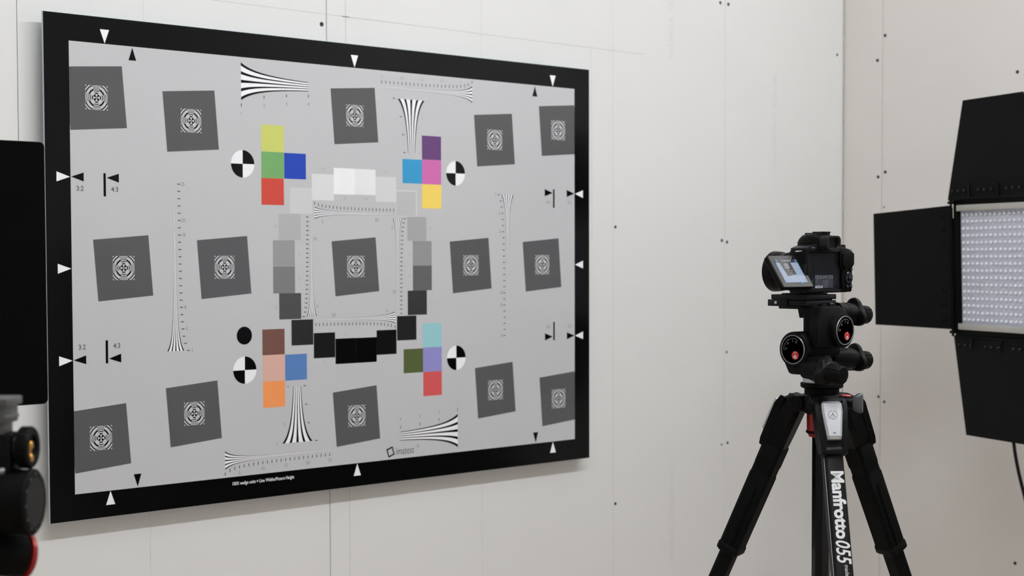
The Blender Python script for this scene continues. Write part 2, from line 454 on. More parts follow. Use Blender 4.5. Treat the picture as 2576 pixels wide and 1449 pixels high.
# arrow markers
def tri(p, m): flatobj('arrow_marker', [p], m, CH, Y3)
for x in (-0.5555, 0.0003, 0.5562):
    for s in (1, -1):
        xx = x if x < 0.4 or s > 0 else 0.5548
        tri([(xx-0.0091, s*0.4275), (xx+0.0091, s*0.4275), (xx, s*0.4028)], M_white)
for x in (-0.5005, 0.5009):
    for s in (1, -1): tri([(x-0.0079, s*0.3768), (x+0.0079, s*0.3768), (x, s*0.4)], M_black)
for sx in (-1, 1):
    for z in (0.1626, 0.0003, -0.1630): tri([(sx*0.6519, z+0.0088), (sx*0.6519, z-0.0088), (sx*0.6262, z)], M_white)
    for z in (0.1630, -0.1626):
        tri([(sx*0.5998, z+0.0080), (sx*0.5998, z-0.0080), (sx*0.6243, z)], M_black)
        tri([(sx*0.5306, z+0.0081), (sx*0.5306, z-0.0081), (sx*0.5552, z)], M_black)
        s = 1 if z > 0 else -1
        flatobj('frame_bar', [rect(sx*0.5590-0.0024, s*0.1294, sx*0.5590+0.0024, s*0.1711)], M_black, CH, Y3)

LT = []       # (material key, text item)
def num(s, x, z, key='num', size=0.0094, al='CENTER', w=0.0, xs=0.95):
    LT.append((key, (s, T(x, Y3, z) @ XZ, size, al, w, 0, xs)))
for z in (0.1422, -0.1402):
    num('3:2', -0.6075, z, 'tick', 0.0128); num('4:3', -0.539, z, 'tick', 0.0128)
for z in (0.1415, -0.1405):
    num('4:3', 0.5415, z, 'num', 0.0115); num('3:2', 0.6085, z, 'num', 0.0115)

# resolution wedges
def wedge(axis, a_lo, a_hi, v_lo, v_hi, c, tick_side, nums, num_side, tick_off=0.0085, num_off=None, numpos=None, tl=0.0062, nk='num', halfk=1.0):
    """along axis 'x' or 'z' from a_lo (value v_lo) to a_hi; c = centre on the other axis"""
    N = 56
    def hal(v): return 0.036/v
    tot = 0.072; bw, ww = 6.8/(5*6.8+4*9.5), 9.5/(5*6.8+4*9.5)
    bounds = [0]
    for i in range(9): bounds.append(bounds[-1]+(bw if i % 2 == 0 else ww))
    polys = []; mi = []
    for i in range(9):
        for k in range(N):
            q = []
            for s, j in ((k/N, i), (k/N, i+1), ((k+1)/N, i+1), ((k+1)/N, i)):
                s2 = s**1.5
                nb, nw = (j+1)//2, j//2; sh = 0.417-(0.05*min(1, s2*2) if v_hi > 10 else 0)
                bb = nb*sh/5+nw*(1-sh)/4
                v = v_lo+(v_hi-v_lo)*s2; a = a_lo+(a_hi-a_lo)*s2; o_ = c+(bb*2-1)*hal(v)
                q.append((a, o_) if axis == 'x' else (o_, a))
            polys.append(q); mi.append(0 if i % 2 == 0 else 1)
    w = flatobj('resolution_wedge', polys, [M_black, M_white], CH, Y3, mi)
    tp = []
    for v in range(int(v_lo), int(v_hi)+1):
        a = a_lo+(a_hi-a_lo)*(v-v_lo)/(v_hi-v_lo); o_ = c+tick_side*(hal(v)+tick_off)
        if axis == 'x': tp.append(rect(a-0.00075, o_-tl/2, a+0.00075, o_+tl/2))
        else: tp.append(rect(o_-tl/2, a-0.00075, o_+tl/2, a+0.00075))
    flatobj('tick_marks', tp, M_tick, w, Y3)
    for v in nums:
        a = a_lo+(a_hi-a_lo)*(v-v_lo)/(v_hi-v_lo); o_ = c+num_side*(hal(v)+num_off)
        num(str(v), a if axis == 'x' else o_, o_ if axis == 'x' else a, nk)
wedge('x', -0.2698, -0.1137, 1, 4, 0.3559, -1, (1, 2, 3, 4), -1, 0.0093, 0.0256)
wedge('x', 0.3150, 0.0693, 2, 25, 0.3688, 1, (5, 10, 15, 20, 25), 1, 0.0085, 0.0195, nk='faint')
wedge('z', 0.3471, 0.2366, 1, 4, 0.1468, -1, (1, 2, 4), 1, 0.0098, 0.0115, nk='faint')
wedge('z', -0.1546, 0.1557, 2, 25, -0.4178, 1, (2, 5, 8, 18, 20, 25), 1, 0.0085, 0.0168)
wedge('z', 0.1550, -0.1550, 2, 25, 0.4175, -1, (2, 5, 8, 18, 20, 25), -1, 0.0085, 0.0172, nk='num')
wedge('x', -0.3136, -0.0684, 2, 25, -0.3690, -1, (5, 10, 15, 20, 25), -1, 0.0078, 0.0195)
wedge('z', -0.3471, -0.2358, 1, 4, -0.1464, 1, (1, 2, 4), -1, 0.0093, 0.0128)
wedge('x', 0.2704, 0.1132, 1, 4, -0.3553, 1, (1, 2, 3, 4), 1, 0.0095, 0.0262, nk='num')
wedge('x', -0.1006, 0.0985, 3, 25, 0.1076, 1, (), -1, 0.0070, 0.01)
wedge('z', 0.0990, -0.0985, 3, 25, 0.1087, 1, (), -1, 0.0070, 0.01)
wedge('x', 0.1003, -0.1000, 3, 25, -0.1064, -1, (), 1, 0.0075, 0.01)
wedge('z', -0.0985, 0.0990, 3, 25, -0.1095, -1, (), 1, 0.0075, 0.01)
for s, x, z in (('5', -0.0817, 0.0899), ('20', 0.0541, 0.0952), ('5', 0.0944, 0.0805), ('20', 0.0986, -0.0532), ('5', 0.0805, -0.0923), ('20', -0.0561, -0.0977), ('5', -0.0959, -0.0791), ('20', -0.1004, 0.0557)):
    num(s, x, z, 'num', 0.0095)
for s, x, z in (('20', -0.026, 0.137), ('19', 0.027, 0.137), ('18', -0.080, 0.1945), ('17', 0.079, 0.194), ('14', -0.1955, 0.080), ('13', 0.1955, 0.078), ('12', -0.140, 0.0265), ('11', 0.140, 0.0265),
                ('10', -0.140, -0.0245), ('9', 0.1400, -0.0225), ('8', -0.1935, -0.078), ('7', 0.196, -0.075), ('4', -0.0795, -0.1905), ('2', -0.0262, -0.1365), ('1', 0.026, -0.1365), ('3', 0.0775, -0.190)):
    num(s, x, z, 'faint', 0.0088)
for key, m in (('num', M_num), ('faint', M_faint), ('tick', M_tick)):
    plain('numerals', text_mesh([it for k, it in LT if k == key]), m, CH, kind='stuff')
plain('footer_lettering', text_mesh([('100X wedge units = Line Widths/Picture Height', T(-0.2990, Y3, -0.4155) @ XZ, 0.0092, 'LEFT', 0.00008, 0, 0.80)]), M_white, CH)
plain('logo_lettering', text_mesh([('imatest', T(0.1010, Y3, -0.3868) @ XZ, 0.0222, 'LEFT', -0.0002, 0, 0.74)]), M_tick, CH)
# registered mark: ring
polys = []
for k in range(24):
    a, c2 = 2*PI*k/24, 2*PI*(k+1)/24
    polys.append([(0.1600+r*math.cos(t), -0.3795+r*math.sin(t)) for r, t in ((0.0030, a), (0.0037, a), (0.0037, c2), (0.0030, c2))])
flatobj('registered_mark', polys, M_num, CH, Y3)
plain('registered_letter', text_mesh([('R', T(0.1600, Y3, -0.3795) @ XZ, 0.0050, 'CENTER', 0, 0, 1)]), M_num, CH)
lx, lz = 0.0868, -0.3864; P4 = [(0.0753, -0.3802), (0.0920, -0.3748), (0.0975, -0.3925), (0.0813, -0.3978)]
P5 = [(lx+(p[0]-lx)*0.68, lz+(p[1]-lz)*0.68) for p in P4]
flatobj('logo_mark', [[P4[i], P4[(i+1) % 4], P5[(i+1) % 4], P5[i]] for i in range(4)], M_black, CH, Y3)

# ================================================================== black plastic family
K_body = mat('black_plastic', (0.0022, 0.0022, 0.0025, 1), 0.38, spec=0.12, var=0.08, scale=200, bump=0.08, bscale=2500)
K_gloss = mat('black_gloss', (0.0016, 0.0016, 0.0018, 1), 0.22, spec=0.25)
K_matte = mat('black_matte', (0.0018, 0.0018, 0.0019, 1), 0.6, spec=0.1, var=0.1, scale=150, bump=0.08, bscale=2000)
K_rubber = mat('black_rubber', (0.0020, 0.0020, 0.0020, 1), 0.7, spec=0.09, var=0.1, scale=300, bump=0.3, bscale=1500)
K_blue = mat('black_anodised', (0.0040, 0.0046, 0.0068, 1), 0.42, spec=0.2, var=0.06, scale=90)
K_metal = mat('black_casting', (0.0020, 0.0020, 0.0022, 1), 0.46, spec=0.12, var=0.08, scale=180, bump=0.08, bscale=3000)
M_silver = mat('satin_silver', lin((196, 198, 202)), 0.32, metal=0.75, var=0.03, scale=50)
M_chrome = mat('bright_metal', lin((210, 208, 204)), 0.2, metal=1.0)
M_redp = mat('red_plastic', lin((190, 42, 40)), 0.4, var=0.05, scale=90)
M_reddk = mat('red_anodised', lin((150, 30, 28)), 0.4, metal=0.3, var=0.08, scale=60)
M_ink = mat('white_print', lin((214, 214, 214)), 0.6)
M_inkg = mat('grey_print', lin((132, 134, 140)), 0.6)
M_brass = mat('brass_contact', lin((196, 146, 66)), 0.3, metal=0.9, var=0.1, scale=300)

def P(b, nm, m, par, **k): return obj(nm, b, m, par, **k)

# ================================================================== mirrorless camera
YR = -1.170
CM = thing('mirrorless_camera', 'small black mirrorless camera with flipped-out lit screen on the geared head', 'camera', (0.0, -1.145, -0.0365))
MY = Matrix(((1, 0, 0, 0), (0, 0, -1, 0), (0, 1, 0, 0), (0, 0, 0, 1)))     # local xy -> xz, local z -> -y
b = bmesh.new()
out = [(-0.047, -0.0345), (-0.0455, -0.0362), (0.060, -0.0362), (0.063, -0.033), (0.0640, 0.001), (0.0665, 0.006), (0.0660, 0.0235), (0.0625, 0.0275), (0.036, 0.0300), (-0.040, 0.0300), (-0.047, 0.0265)]
prism(b, out, 1.137, 1.166, MY, bev=0.002)
# hand grip at the front
lathe(b, [(0.010, -0.034), (0.0135, -0.030), (0.0135, 0.018), (0.011, 0.0235), (0.004, 0.025)], T(0.050, -1.132, 0) @ Matrix.Diagonal((1, 1.25, 1, 1)), 24)
P(b, 'body', K_body, CM)
b = bmesh.new()      # raised rear rim around the screen recess
for lo, hi in (((-0.047, YR, -0.0355), (-0.0430, -1.165, 0.0285)), ((-0.043, YR, 0.0240), (0.034, -1.165, 0.0285)), ((-0.043, YR, -0.0355), (0.040, -1.165, -0.0310))):
    bx(b, lo, hi, bev=0.0008)
prism(b, [(0.034, 0.0285), (0.033, 0.006), (0.041, -0.003), (0.038, -0.012), (0.040, -0.0355), (0.0605, -0.0355), (0.0630, -0.033), (0.0636, 0.000), (0.0665, 0.006), (0.066, 0.0235), (0.062, 0.0275)], 1.165, 1.1712, MY, bev=0.0012)
P(b, 'rear_frame', K_body, CM)
b = bmesh.new(); bx(b, (-0.043, -1.1668, -0.031), (0.038, -1.1655, 0.024), bev=0.0003, seg=1); rp = P(b, 'screen_recess', mat('recess_plate', (0.0058, 0.0064, 0.0092, 1), 0.5, spec=0.15, var=0.05, scale=100), CM)
b = bmesh.new()
tube(b, [(-0.043+0.017*math.cos(t), -1.1669, -0.003+0.024*math.sin(t)) for t in [math.radians(-70+k*10) for k in range(15)]], 0.0003, 6)
for x, z in ((-0.027, 0.0225), (0.011, 0.0225), (0.029, 0.0145), (0.029, -0.026)): bx(b, (x-0.0014, -1.1676, z-0.002), (x+0.0014, -1.1665, z+0.002), bev=0.0005)
P(b, 'recess_catch', K_gloss, rp)
b = bmesh.new(); bx(b, (-0.0235, -1.1672, -0.0290), (0.0210, -1.1666, -0.0093), bev=0.0002, seg=1); lb = P(b, 'rating_plate', mat('plate_grey', lin((52, 54, 62)), 0.5, spec=0.2, var=0.04, scale=200), CM)
YT = -1.16735
it = []
for s, x, z, sz, w, xs in (('CE', -0.0235, -0.0128, 0.0072, 0.0, 1.0), ('EAC', -0.0128, -0.0128, 0.0066, 0.0, 0.5), ('RCM', -0.0052, -0.0128, 0.0056, 0, 0.45), ('FC', 0.0012, -0.0128, 0.0062, 0.0, 0.75), ('O', 0.0094, -0.0128, 0.0074, 0, 0.85), ('X', 0.0162, -0.0128, 0.0072, 0, 0.75)):
    it.append((s, T(x, YT, z) @ XZ, sz, 'LEFT', w, 0, xs))
P2 = plain('approval_symbols', text_mesh(it), mat('plate_print', lin((150, 152, 158)), 0.6), lb)
it = []
for s, x, z in (('Model', -0.0225, -0.0180), ('7.2V', -0.0225, -0.0203), ('HDMI', -0.0180, -0.0233), ('4 549 122 97534', -0.005, -0.0178), ('FCC 200 10 2000', -0.005, -0.0200), ('contains FCC ID', -0.005, -0.0222), ('contains IC 498', -0.005, -0.0244), ('Made in Japan', -0.003, -0.0272)):
    it.append((s, T(x, YT, z) @ XZ, 0.0021, 'LEFT', 0, 0, 0.9))
plain('fine_print', text_mesh(it), M_inkg, lb)
b = bmesh.new(); bx(b, (-0.0232, -1.1674, -0.0287), (-0.0055, -1.1670, -0.0253)); sl = P(b, 'serial_label', mat('label_white', lin((190, 191, 196)), 0.6), lb)
plain('serial_number', text_mesh([('012031005874', T(-0.0144, -1.16755, -0.0270) @ XZ, 0.0024, 'CENTER', 0.00005, 0, 0.95)]), K_matte, lb)
# thumb rest, control dial and buttons
b = bmesh.new(); prism(b, [(0.036, 0.0225), (0.036, 0.006), (0.043, -0.002), (0.060, 0.002), (0.0645, 0.0065), (0.0645, 0.0225), (0.061, 0.0245)], 1.1712, 1.1745, MY, bev=0.0014); P(b, 'thumb_rest', K_rubber, CM)
b = bmesh.new(); lathe(b, [(0.0088, 0), (0.0092, 0.0012), (0.0082, 0.0022), (0.0060, 0.0018), (0.0045, 0.0024), (0.0, 0.0026)], T(0.0540, -1.1710, -0.0140) @ MY, 28); dp = P(b, 'control_dial', K_gloss, CM)
it = [('Q', T(0.0540, -1.1738, -0.0140) @ XZ, 0.0028, 'CENTER', 0, 0, 1), ('+', T(0.0540, -1.1735, -0.0078) @ XZ, 0.003, 'CENTER', 0, 0, 1), ('AF', T(0.0476, -1.1735, -0.0140) @ XZ, 0.0022, 'CENTER', 0, 0, 1), ('S', T(0.0602, -1.1735, -0.0140) @ XZ, 0.003, 'CENTER', 0, 0, 1)]
plain('dial_symbols', text_mesh(it), M_inkg, dp)
for x, z, s in ((0.0500, -0.0272, 'P'), (0.0590, -0.0272, 'M'), (0.0592, -0.0010, 'i')):
    b = bmesh.new(); lathe(b, [(0.0034, 0), (0.0034, 0.0012), (0.0028, 0.0020), (0.0, 0.0022)], T(x, -1.1710, z) @ MY, 20); bt = P(b, 'button', K_gloss, CM)
    plain('button_symbol', text_mesh([(s, T(x, -1.1734, z) @ XZ, 0.0028, 'CENTER', 0, 0, 1)]), mat('symbol_'+s, lin((120, 150, 220) if s == 'P' else (190, 190, 190)), 0.6), bt)
# top plate and shoulders
b = bmesh.new(); prism(b, [(-0.0465, 0.0265), (-0.0465, 0.0310), (-0.036, 0.0340), (-0.020, 0.0360), (0.0, 0.036), (0.034, 0.0345), (0.062, 0.0292), (0.0625, 0.0275)], 1.139, 1.168, MY, bev=0.001); tp = P(b, 'top_plate', K_blue, CM)
plain('flash_lettering', text_mesh([('Wi-Fi', T(-0.030, -1.1687, 0.0312) @ XZ, 0.0036, 'CENTER', 0, 0, 1.1)]), M_inkg, tp)
b = bmesh.new()     # viewfinder hump
secs = []
for y, wl, wr, z1, r in ((-1.182, 0.0140, 0.0140, 0.0470, 0.006), (-1.172, 0.0165, 0.0165, 0.0495, 0.007), (-1.160, 0.0215, 0.0215, 0.0525, 0.008), (-1.148, 0.0230, 0.0225, 0.0525, 0.009), (-1.138, 0.0225, 0.0215, 0.0510, 0.010), (-1.132, 0.0200, 0.0190, 0.0475, 0.010)):
    pr = [(-wl-0.002, 0.0285), (-wl-0.001, 0.036)]
    for k in range(5):
        a = math.radians(180-22.5*k); pr.append((-wl+r+r*math.cos(a), z1-r+r*math.sin(a)))
    for k in range(5):
        a = math.radians(90-22.5*k); pr.append((wr-r+r*math.cos(a), z1-r+r*math.sin(a)))
    pr += [(wr+0.001, 0.036), (wr+0.002, 0.0285)]
    secs.append([(x, y, z) for x, z in pr])
loft(b, secs); P(b, 'viewfinder_hump', K_body, CM)
b = bmesh.new()     # flash hood line
pts = []
for x, y, z in ((-0.0225, -1.163, 0.0400), (-0.0238, -1.150, 0.0400), (-0.0234, -1.138, 0.0398), (-0.0208, -1.1316, 0.0390), (0.0, -1.1310, 0.0390)): pts.append((x, y, z))
tube(b, catmull(pts, 6), 0.0005, 6); P(b, 'flash_seam', K_gloss, CM)
b = bmesh.new(); bx(b, (-0.0125, -1.168, 0.0500), (0.0115, -1.139, 0.0538), bev=0.0006); bx(b, (-0.0085, -1.171, 0.0532), (0.0095, -1.150, 0.0556), bev=0.0009); hs = P(b, 'hot_shoe_cover', K_blue, CM)
plain('shoe_lettering', text_mesh([('Canon', T(0, -1.1703, 0.0541) @ XZ, 0.0022, 'CENTER', 0, 0, 1.2)]), M_inkg, hs)
b = bmesh.new()     # eyecup: rounded frame
oo = rrect(0.0335, 0.0215, 0.0070); ii = rrect(0.0262, 0.0155, 0.0045); nn = len(oo)
vs = []; fs = []
E0 = (-0.0025, 0.0385)
for prof, y in ((oo, -1.172), (oo, -1.1845), ([(x*0.97, z*0.96) for x, z in oo], -1.1862), ([(x*1.04, z*1.05) for x, z in ii], -1.1862), (ii, -1.1848), ([(x*0.9, z*0.9) for x, z in ii], -1.179)):
    vs += [(E0[0]+x, y, E0[1]+z) for x, z in prof]
for i in range(5):
    for k in range(nn): fs.append((i*nn+k, i*nn+(k+1) % nn, (i+1)*nn+(k+1) % nn, (i+1)*nn+k))
add_faces(b, vs, fs); P(b, 'eyecup', mat('eyecup_rubber', (0.0075, 0.0075, 0.0082, 1), 0.5, spec=0.25, var=0.06, scale=200), CM)
b = bmesh.new(); bx(b, (E0[0]-0.0112, -1.1798, E0[1]-0.0068), (E0[0]+0.0112, -1.1788, E0[1]+0.0068)); eg = P(b, 'eyepiece', mat('eyepiece_glass', lin((6, 6, 7)), 0.08, coat=0.5), CM)
b = bmesh.new(); bx(b, (E0[0]-0.0035, -1.1806, E0[1]-0.0055), (E0[0]+0.0015, -1.1799, E0[1]+0.0052)); P(b, 'amber_reflection_plate', mat('amber_reflection', lin((120, 62, 22)), 0.2), eg)  # tinted plate painted in place of an amber reflection in the eyepiece
b = bmesh.new(); cyl(b, (0.0575, -1.153, 0.030), (0.0575, -1.153, 0.0362), 0.0085, 0.0080, n=36, bev=0.0010); cyl(b, (0.036, -1.150, 0.033), (0.036, -1.150, 0.0375), 0.007, 0.0066, n=30, bev=0.0010); P(b, 'mode_dial', K_gloss, CM)
b = bmesh.new(); box(b, (0.063, -1.1665, 0.0288), (0.007, 0.004, 0.0015), bev=0.0005); P(b, 'strap_lug', M_chrome, CM)
b = bmesh.new(); box(b, (-0.0478, -1.1560, 0.0262), (0.0025, 0.012, 0.0024), bev=0.0006); P(b, 'strap_lug', M_chrome, CM)
# side door and its seam
b = bmesh.new(); bx(b, (-0.0483, -1.1630, -0.030), (-0.0465, -1.1400, 0.022), bev=0.0006); P(b, 'port_door', K_rubber, CM)
# lens
LZ = -0.0045
b = bmesh.new()
lathe(b, [(0.027, 0), (0.0280, 0.004), (0.0280, 0.012), (0.0285, 0.0125), (0.0290, 0.014)], frame((0, -1.137, LZ), (0, 1, 0)), 48)
ln = P(b, 'lens', K_gloss, CM)
b = bmesh.new()
lathe(b, [(0.0288, 0.013), (0.0295, 0.015), (0.0295, 0.034), (0.0288, 0.036)], frame((0, -1.137, LZ), (0, 1, 0)), 64, rfun=lambda a, r, z: 1.0 if r < 0.029 else 1-0.012*(math.sin(a*32) > 0)); P(b, 'zoom_ring', K_rubber, ln)
b = bmesh.new()
lathe(b, [(0.0280, 0.036), (0.0283, 0.041), (0.0270, 0.0425), (0.0275, 0.046), (0.0300, 0.050), (0.0308, 0.057), (0.0312, 0.0640), (0.0305, 0.065), (0.0270, 0.064), (0.0250, 0.056), (0.0, 0.054)], frame((0, -1.137, LZ), (0, 1, 0)), 48); P(b, 'lens_hood', K_body, ln)
b = bmesh.new(); lathe(b, [(0.0286, 0.0385), (0.0287, 0.0390), (0.0286, 0.0395)], frame((0, -1.137, LZ), (0, 1, 0)), 48); P(b, 'lens_ring', mat('ring_dim', lin((96, 96, 98)), 0.4, metal=0.5), ln)
# flipped-out screen (hinged along x, top leaning away)
SCm = Matrix.Translation((-0.0795, -1.1655, -0.0030))
up = Vector((0, 0.031, 0.0465)).normalized(); nx = Vector((1, 0, 0)); nf = nx.cross(up)      # faces viewer
SM = SCm @ Matrix((nx, up, nf)).transposed().to_4x4()
b = bmesh.new(); prism(b, rrect(0.0715, 0.0560, 0.0025, 4), -0.0085, -0.0004, SM, bev=0.0008, seg=1); lcd = P(b, 'flip_screen', K_body, CM)
b = bmesh.new(); prism(b, rrect(0.0695, 0.0540, 0.0018, 4), -0.0003, 0.0, SM); P(b, 'screen_glass', mat('screen_glass', lin((30, 30, 31)), 0.10, coat=0.3), lcd)
b = bmesh.new(); cyl(b, (-0.0475, -1.1655, -0.012), (-0.0475, -1.1655, 0.008), 0.0042, n=20, bev=0.0008); box(b, (-0.0462, -1.1640, -0.003), (0.006, 0.008, 0.012), bev=0.001); P(b, 'screen_hinge', K_gloss, CM)
def em(name, rgb, s=1.0): return mat(name, (0.01, 0.01, 0.01, 1), 0.10, emit=rgb, estr=s)
def spoly(polys, d, M=SM): 
    bb = bmesh.new()
    for p in polys:
        bb.faces.new([bb.verts.new(M @ Vector((q[0], q[1], d))) for q in p])
    bb.normal_update()
    for f in bb.faces:
        if f.normal.dot(nf) < 0: f.normal_flip()
    return bb
disp = plain('display_image', spoly([rect(-0.0255, -0.0195, 0.0262, 0.0150)], 0.0002), em('display_pale', (156, 172, 196), 0.92), lcd)
plain('display_topbar', spoly([rect(-0.0255, 0.0150, 0.0262, 0.0205)], 0.0002), em('display_dark', (52, 56, 64), 0.8), lcd)
c5, s5 = math.cos(0.085), math.sin(0.085)
plain('display_chart_square', spoly([[(-0.0132, -0.0086), (0.0092, -0.0060), (0.0080, 0.0158), (-0.0172, 0.0150)]], 0.0004), em('display_grey', (86, 82, 84), 0.8), lcd)
mk = []
for r0, r1 in ((0.0010, 0.0016), (0.0026, 0.0033), (0.0043, 0.0050)):
    for k in range(20):
        if k % 5 == 4: continue
        a, c2 = 2*PI*k/20, 2*PI*(k+1)/20
        mk.append([(-0.0045+r*math.cos(t), 0.0085+r*math.sin(t)) for r, t in ((r0, a), (r1, a), (r1, c2), (r0, c2))])
for x in (-0.006, -0.0035, -0.001, 0.0015, 0.004): mk.append(rect(x, 0.0006, x+0.0016, 0.0012))
for z in (-0.0022, -0.0045, -0.0068, -0.009): mk.append(rect(-0.0012, z, -0.0003, z+0.0009))
plain('display_marks', spoly(mk, 0.0006), em('display_white', (205, 210, 218), 0.9), lcd)
plain('level_indicator', spoly([rect(-0.0115, -0.0026, -0.0060, -0.0021), rect(0.0045, -0.0026, 0.0100, -0.0021), rect(-0.0014, -0.0028, 0.0012, -0.0021)], 0.0007), em('display_green', (70, 150, 100), 0.8), lcd)
gl = [rect(-0.0085, -0.0195, -0.0083, 0.0150), rect(0.0088, -0.0195, 0.0090, 0.0150), rect(-0.0255, 0.0034, 0.0262, 0.0036), rect(-0.0255, -0.0081, 0.0262, -0.0079)]
plain('display_grid', spoly(gl, 0.0003), em('display_line', (122, 138, 160), 0.9), lcd)
ic = []
for x, z, w, h in ((-0.0225, 0.0177, 0.0048, 0.0042), (0.0225, 0.0177, 0.0052, 0.0042), (0.0228, -0.0160, 0.0050, 0.0044), (0.0115, -0.0200, 0.0085, 0.0040), (-0.0215, -0.0165, 0.0050, 0.0030)):
    t = 0.0004
    ic += [rect(x-w/2, z-h/2, x+w/2, z-h/2+t), rect(x-w/2, z+h/2-t, x+w/2, z+h/2), rect(x-w/2, z-h/2, x-w/2+t, z+h/2), rect(x+w/2-t, z-h/2, x+w/2, z+h/2), rect(x-w*0.22, z-h*0.25, x+w*0.22, z+h*0.25)]
for k in range(5): ic.append(rect(0.0205, 0.0120-k*0.0040, 0.0235, 0.0132-k*0.0040)); ic.append(rect(-0.0215, 0.0115-k*0.0034, -0.0200, 0.0122-k*0.0034))
plain('display_icons', spoly(ic, 0.0007), em('display_icon', (110, 160, 205), 0.9), lcd)
plain('display_lettering', text_mesh([('No card in camera', SM @ T(0.0, 0.0178, 0.0007), 0.0040, 'CENTER', 0.00004, 0, 0.72)]), em('display_text', (178, 205, 226), 1.0), lcd)

# ================================================================== geared head
AX, AY = 0.024, -1.145
HD = thing('geared_head', 'black three-knob geared head with two round dials between camera and tripod', 'tripod head', (AX, AY, -0.1725))
b = bmesh.new(); lathe(b, [(0.0290, -0.1725), (0.0290, -0.1620), (0.0284, -0.1610), (0.020, -0.1605), (0.020, -0.158)], T(AX, AY, 0), 64, rfun=lambda a, r, z: 1-0.008*(math.sin(a*40) > 0.3)); P(b, 'pan_ring', M_silver, HD)
b = bmesh.new()     # pan housing
lathe(b, [(0.026, -0.160), (0.029, -0.157), (0.029, -0.146), (0.024, -0.140), (0.012, -0.138)], T(AX-0.006, AY, 0), 40)
prism(b, [(-0.030, -1.160), (-0.022, -1.172), (0.012, -1.172), (0.045, -1.160), (0.045, -1.128), (-0.022, -1.120)], -0.159, -0.138, None, bev=0.005)
P(b, 'pan_housing', K_metal, HD)
b = bmesh.new()     # tilt cylinder along x, with the lower lobe
cyl(b, (-0.041, -1.141, -0.1205), (0.040, -1.141, -0.1205), 0.0268, n=48, bev=0.002)
prism(b, [(-1.1655, -0.126), (-1.166, -0.150), (-1.160, -0.158), (-1.130, -0.158), (-1.1165, -0.132)], -0.039, 0.02, Matrix(((0, 0, 1, 0), (1, 0, 0, 0), (0, 1, 0, 0), (0, 0, 0, 1))), bev=0.004)
P(b, 'tilt_housing', K_metal, HD)
b = bmesh.new()     # roll cylinder along y
cyl(b, (0.021, -1.188, -0.0925), (0.021, -1.158, -0.0925), 0.0262, n=48, bev=0.002)
prism(b, [(-0.033, -0.118), (-0.033, -0.085), (-0.020, -0.0555), (0.024, -0.0555), (0.040, -0.064), (0.044, -0.080), (0.044, -0.118)], 1.162, 1.180, MY, bev=0.004)
bx(b, (0.000, -1.166, -0.118), (0.042, -1.125, -0.064), bev=0.006)
P(b, 'roll_housing', K_metal, HD)
b = bmesh.new()     # tapered neck under the clamp
def nk(z, x0, x1, y0, y1): return [(x0, y0, z), (x1, y0, z), (x1, y1, z), (x0, y1, z)]
loft(b, [nk(-0.052, -0.029, 0.030, -1.167, -1.150), nk(-0.062, -0.028, 0.018, -1.168, -1.151), nk(-0.092, -0.023, 0.0, -1.172, -1.154), nk(-0.104, -0.021, 0.0, -1.170, -1.154)])
loft(b, [nk(-0.052, 0.004, 0.030, -1.160, -1.112), nk(-0.075, 0.006, 0.030, -1.160, -1.116)])
P(b, 'neck', K_metal, HD)
b = bmesh.new()     # ridge and bumps on the shoulder
lathe(b, [(0.0075, 0), (0.0075, 0.004), (0.006, 0.0055), (0, 0.006)], T(0.014, -1.166, -0.0565), 24); lathe(b, [(0.0070, 0), (0.0070, 0.003), (0.0055, 0.004), (0, 0.0042)], T(-0.008, -1.170, -0.0560), 24)
tube(b, [(-0.010, -1.1745, -0.056), (-0.020, -1.1775, -0.075), (-0.026, -1.1780, -0.092)], 0.0022, 8)
P(b, 'shoulder_bolt', K_gloss, HD)
# quick release clamp and plate
b = bmesh.new(); bx(b, (-0.043, -1.166, -0.0545), (0.031, -1.100, -0.0475), bev=0.0012); bx(b, (-0.040, -1.150, -0.0600), (0.028, -1.112, -0.0545), bev=0.001); bx(b, (-0.046, -1.132, -0.056), (-0.043, -1.096, -0.046), bev=0.0008); cl = P(b, 'clamp', K_blue, HD)
b = bmesh.new(); cyl(b, (-0.0475, -1.112, -0.0505), (-0.0455, -1.112, -0.0505), 0.0022); P(b, 'clamp_screw', M_silver, cl)
b = bmesh.new(); bx(b, (-0.043, -1.166, -0.0460), (0.031, -1.100, -0.0385), bev=0.0009); bx(b, (-0.030, -1.158, -0.0385), (0.020, -1.110, -0.0367), bev=0.0005); P(b, 'camera_plate', K_blue, HD)
b = bmesh.new(); bx(b, (-0.041, -1.160, -0.0478), (0.029, -1.102, -0.0458)); P(b, 'plate_groove', K_matte, HD)
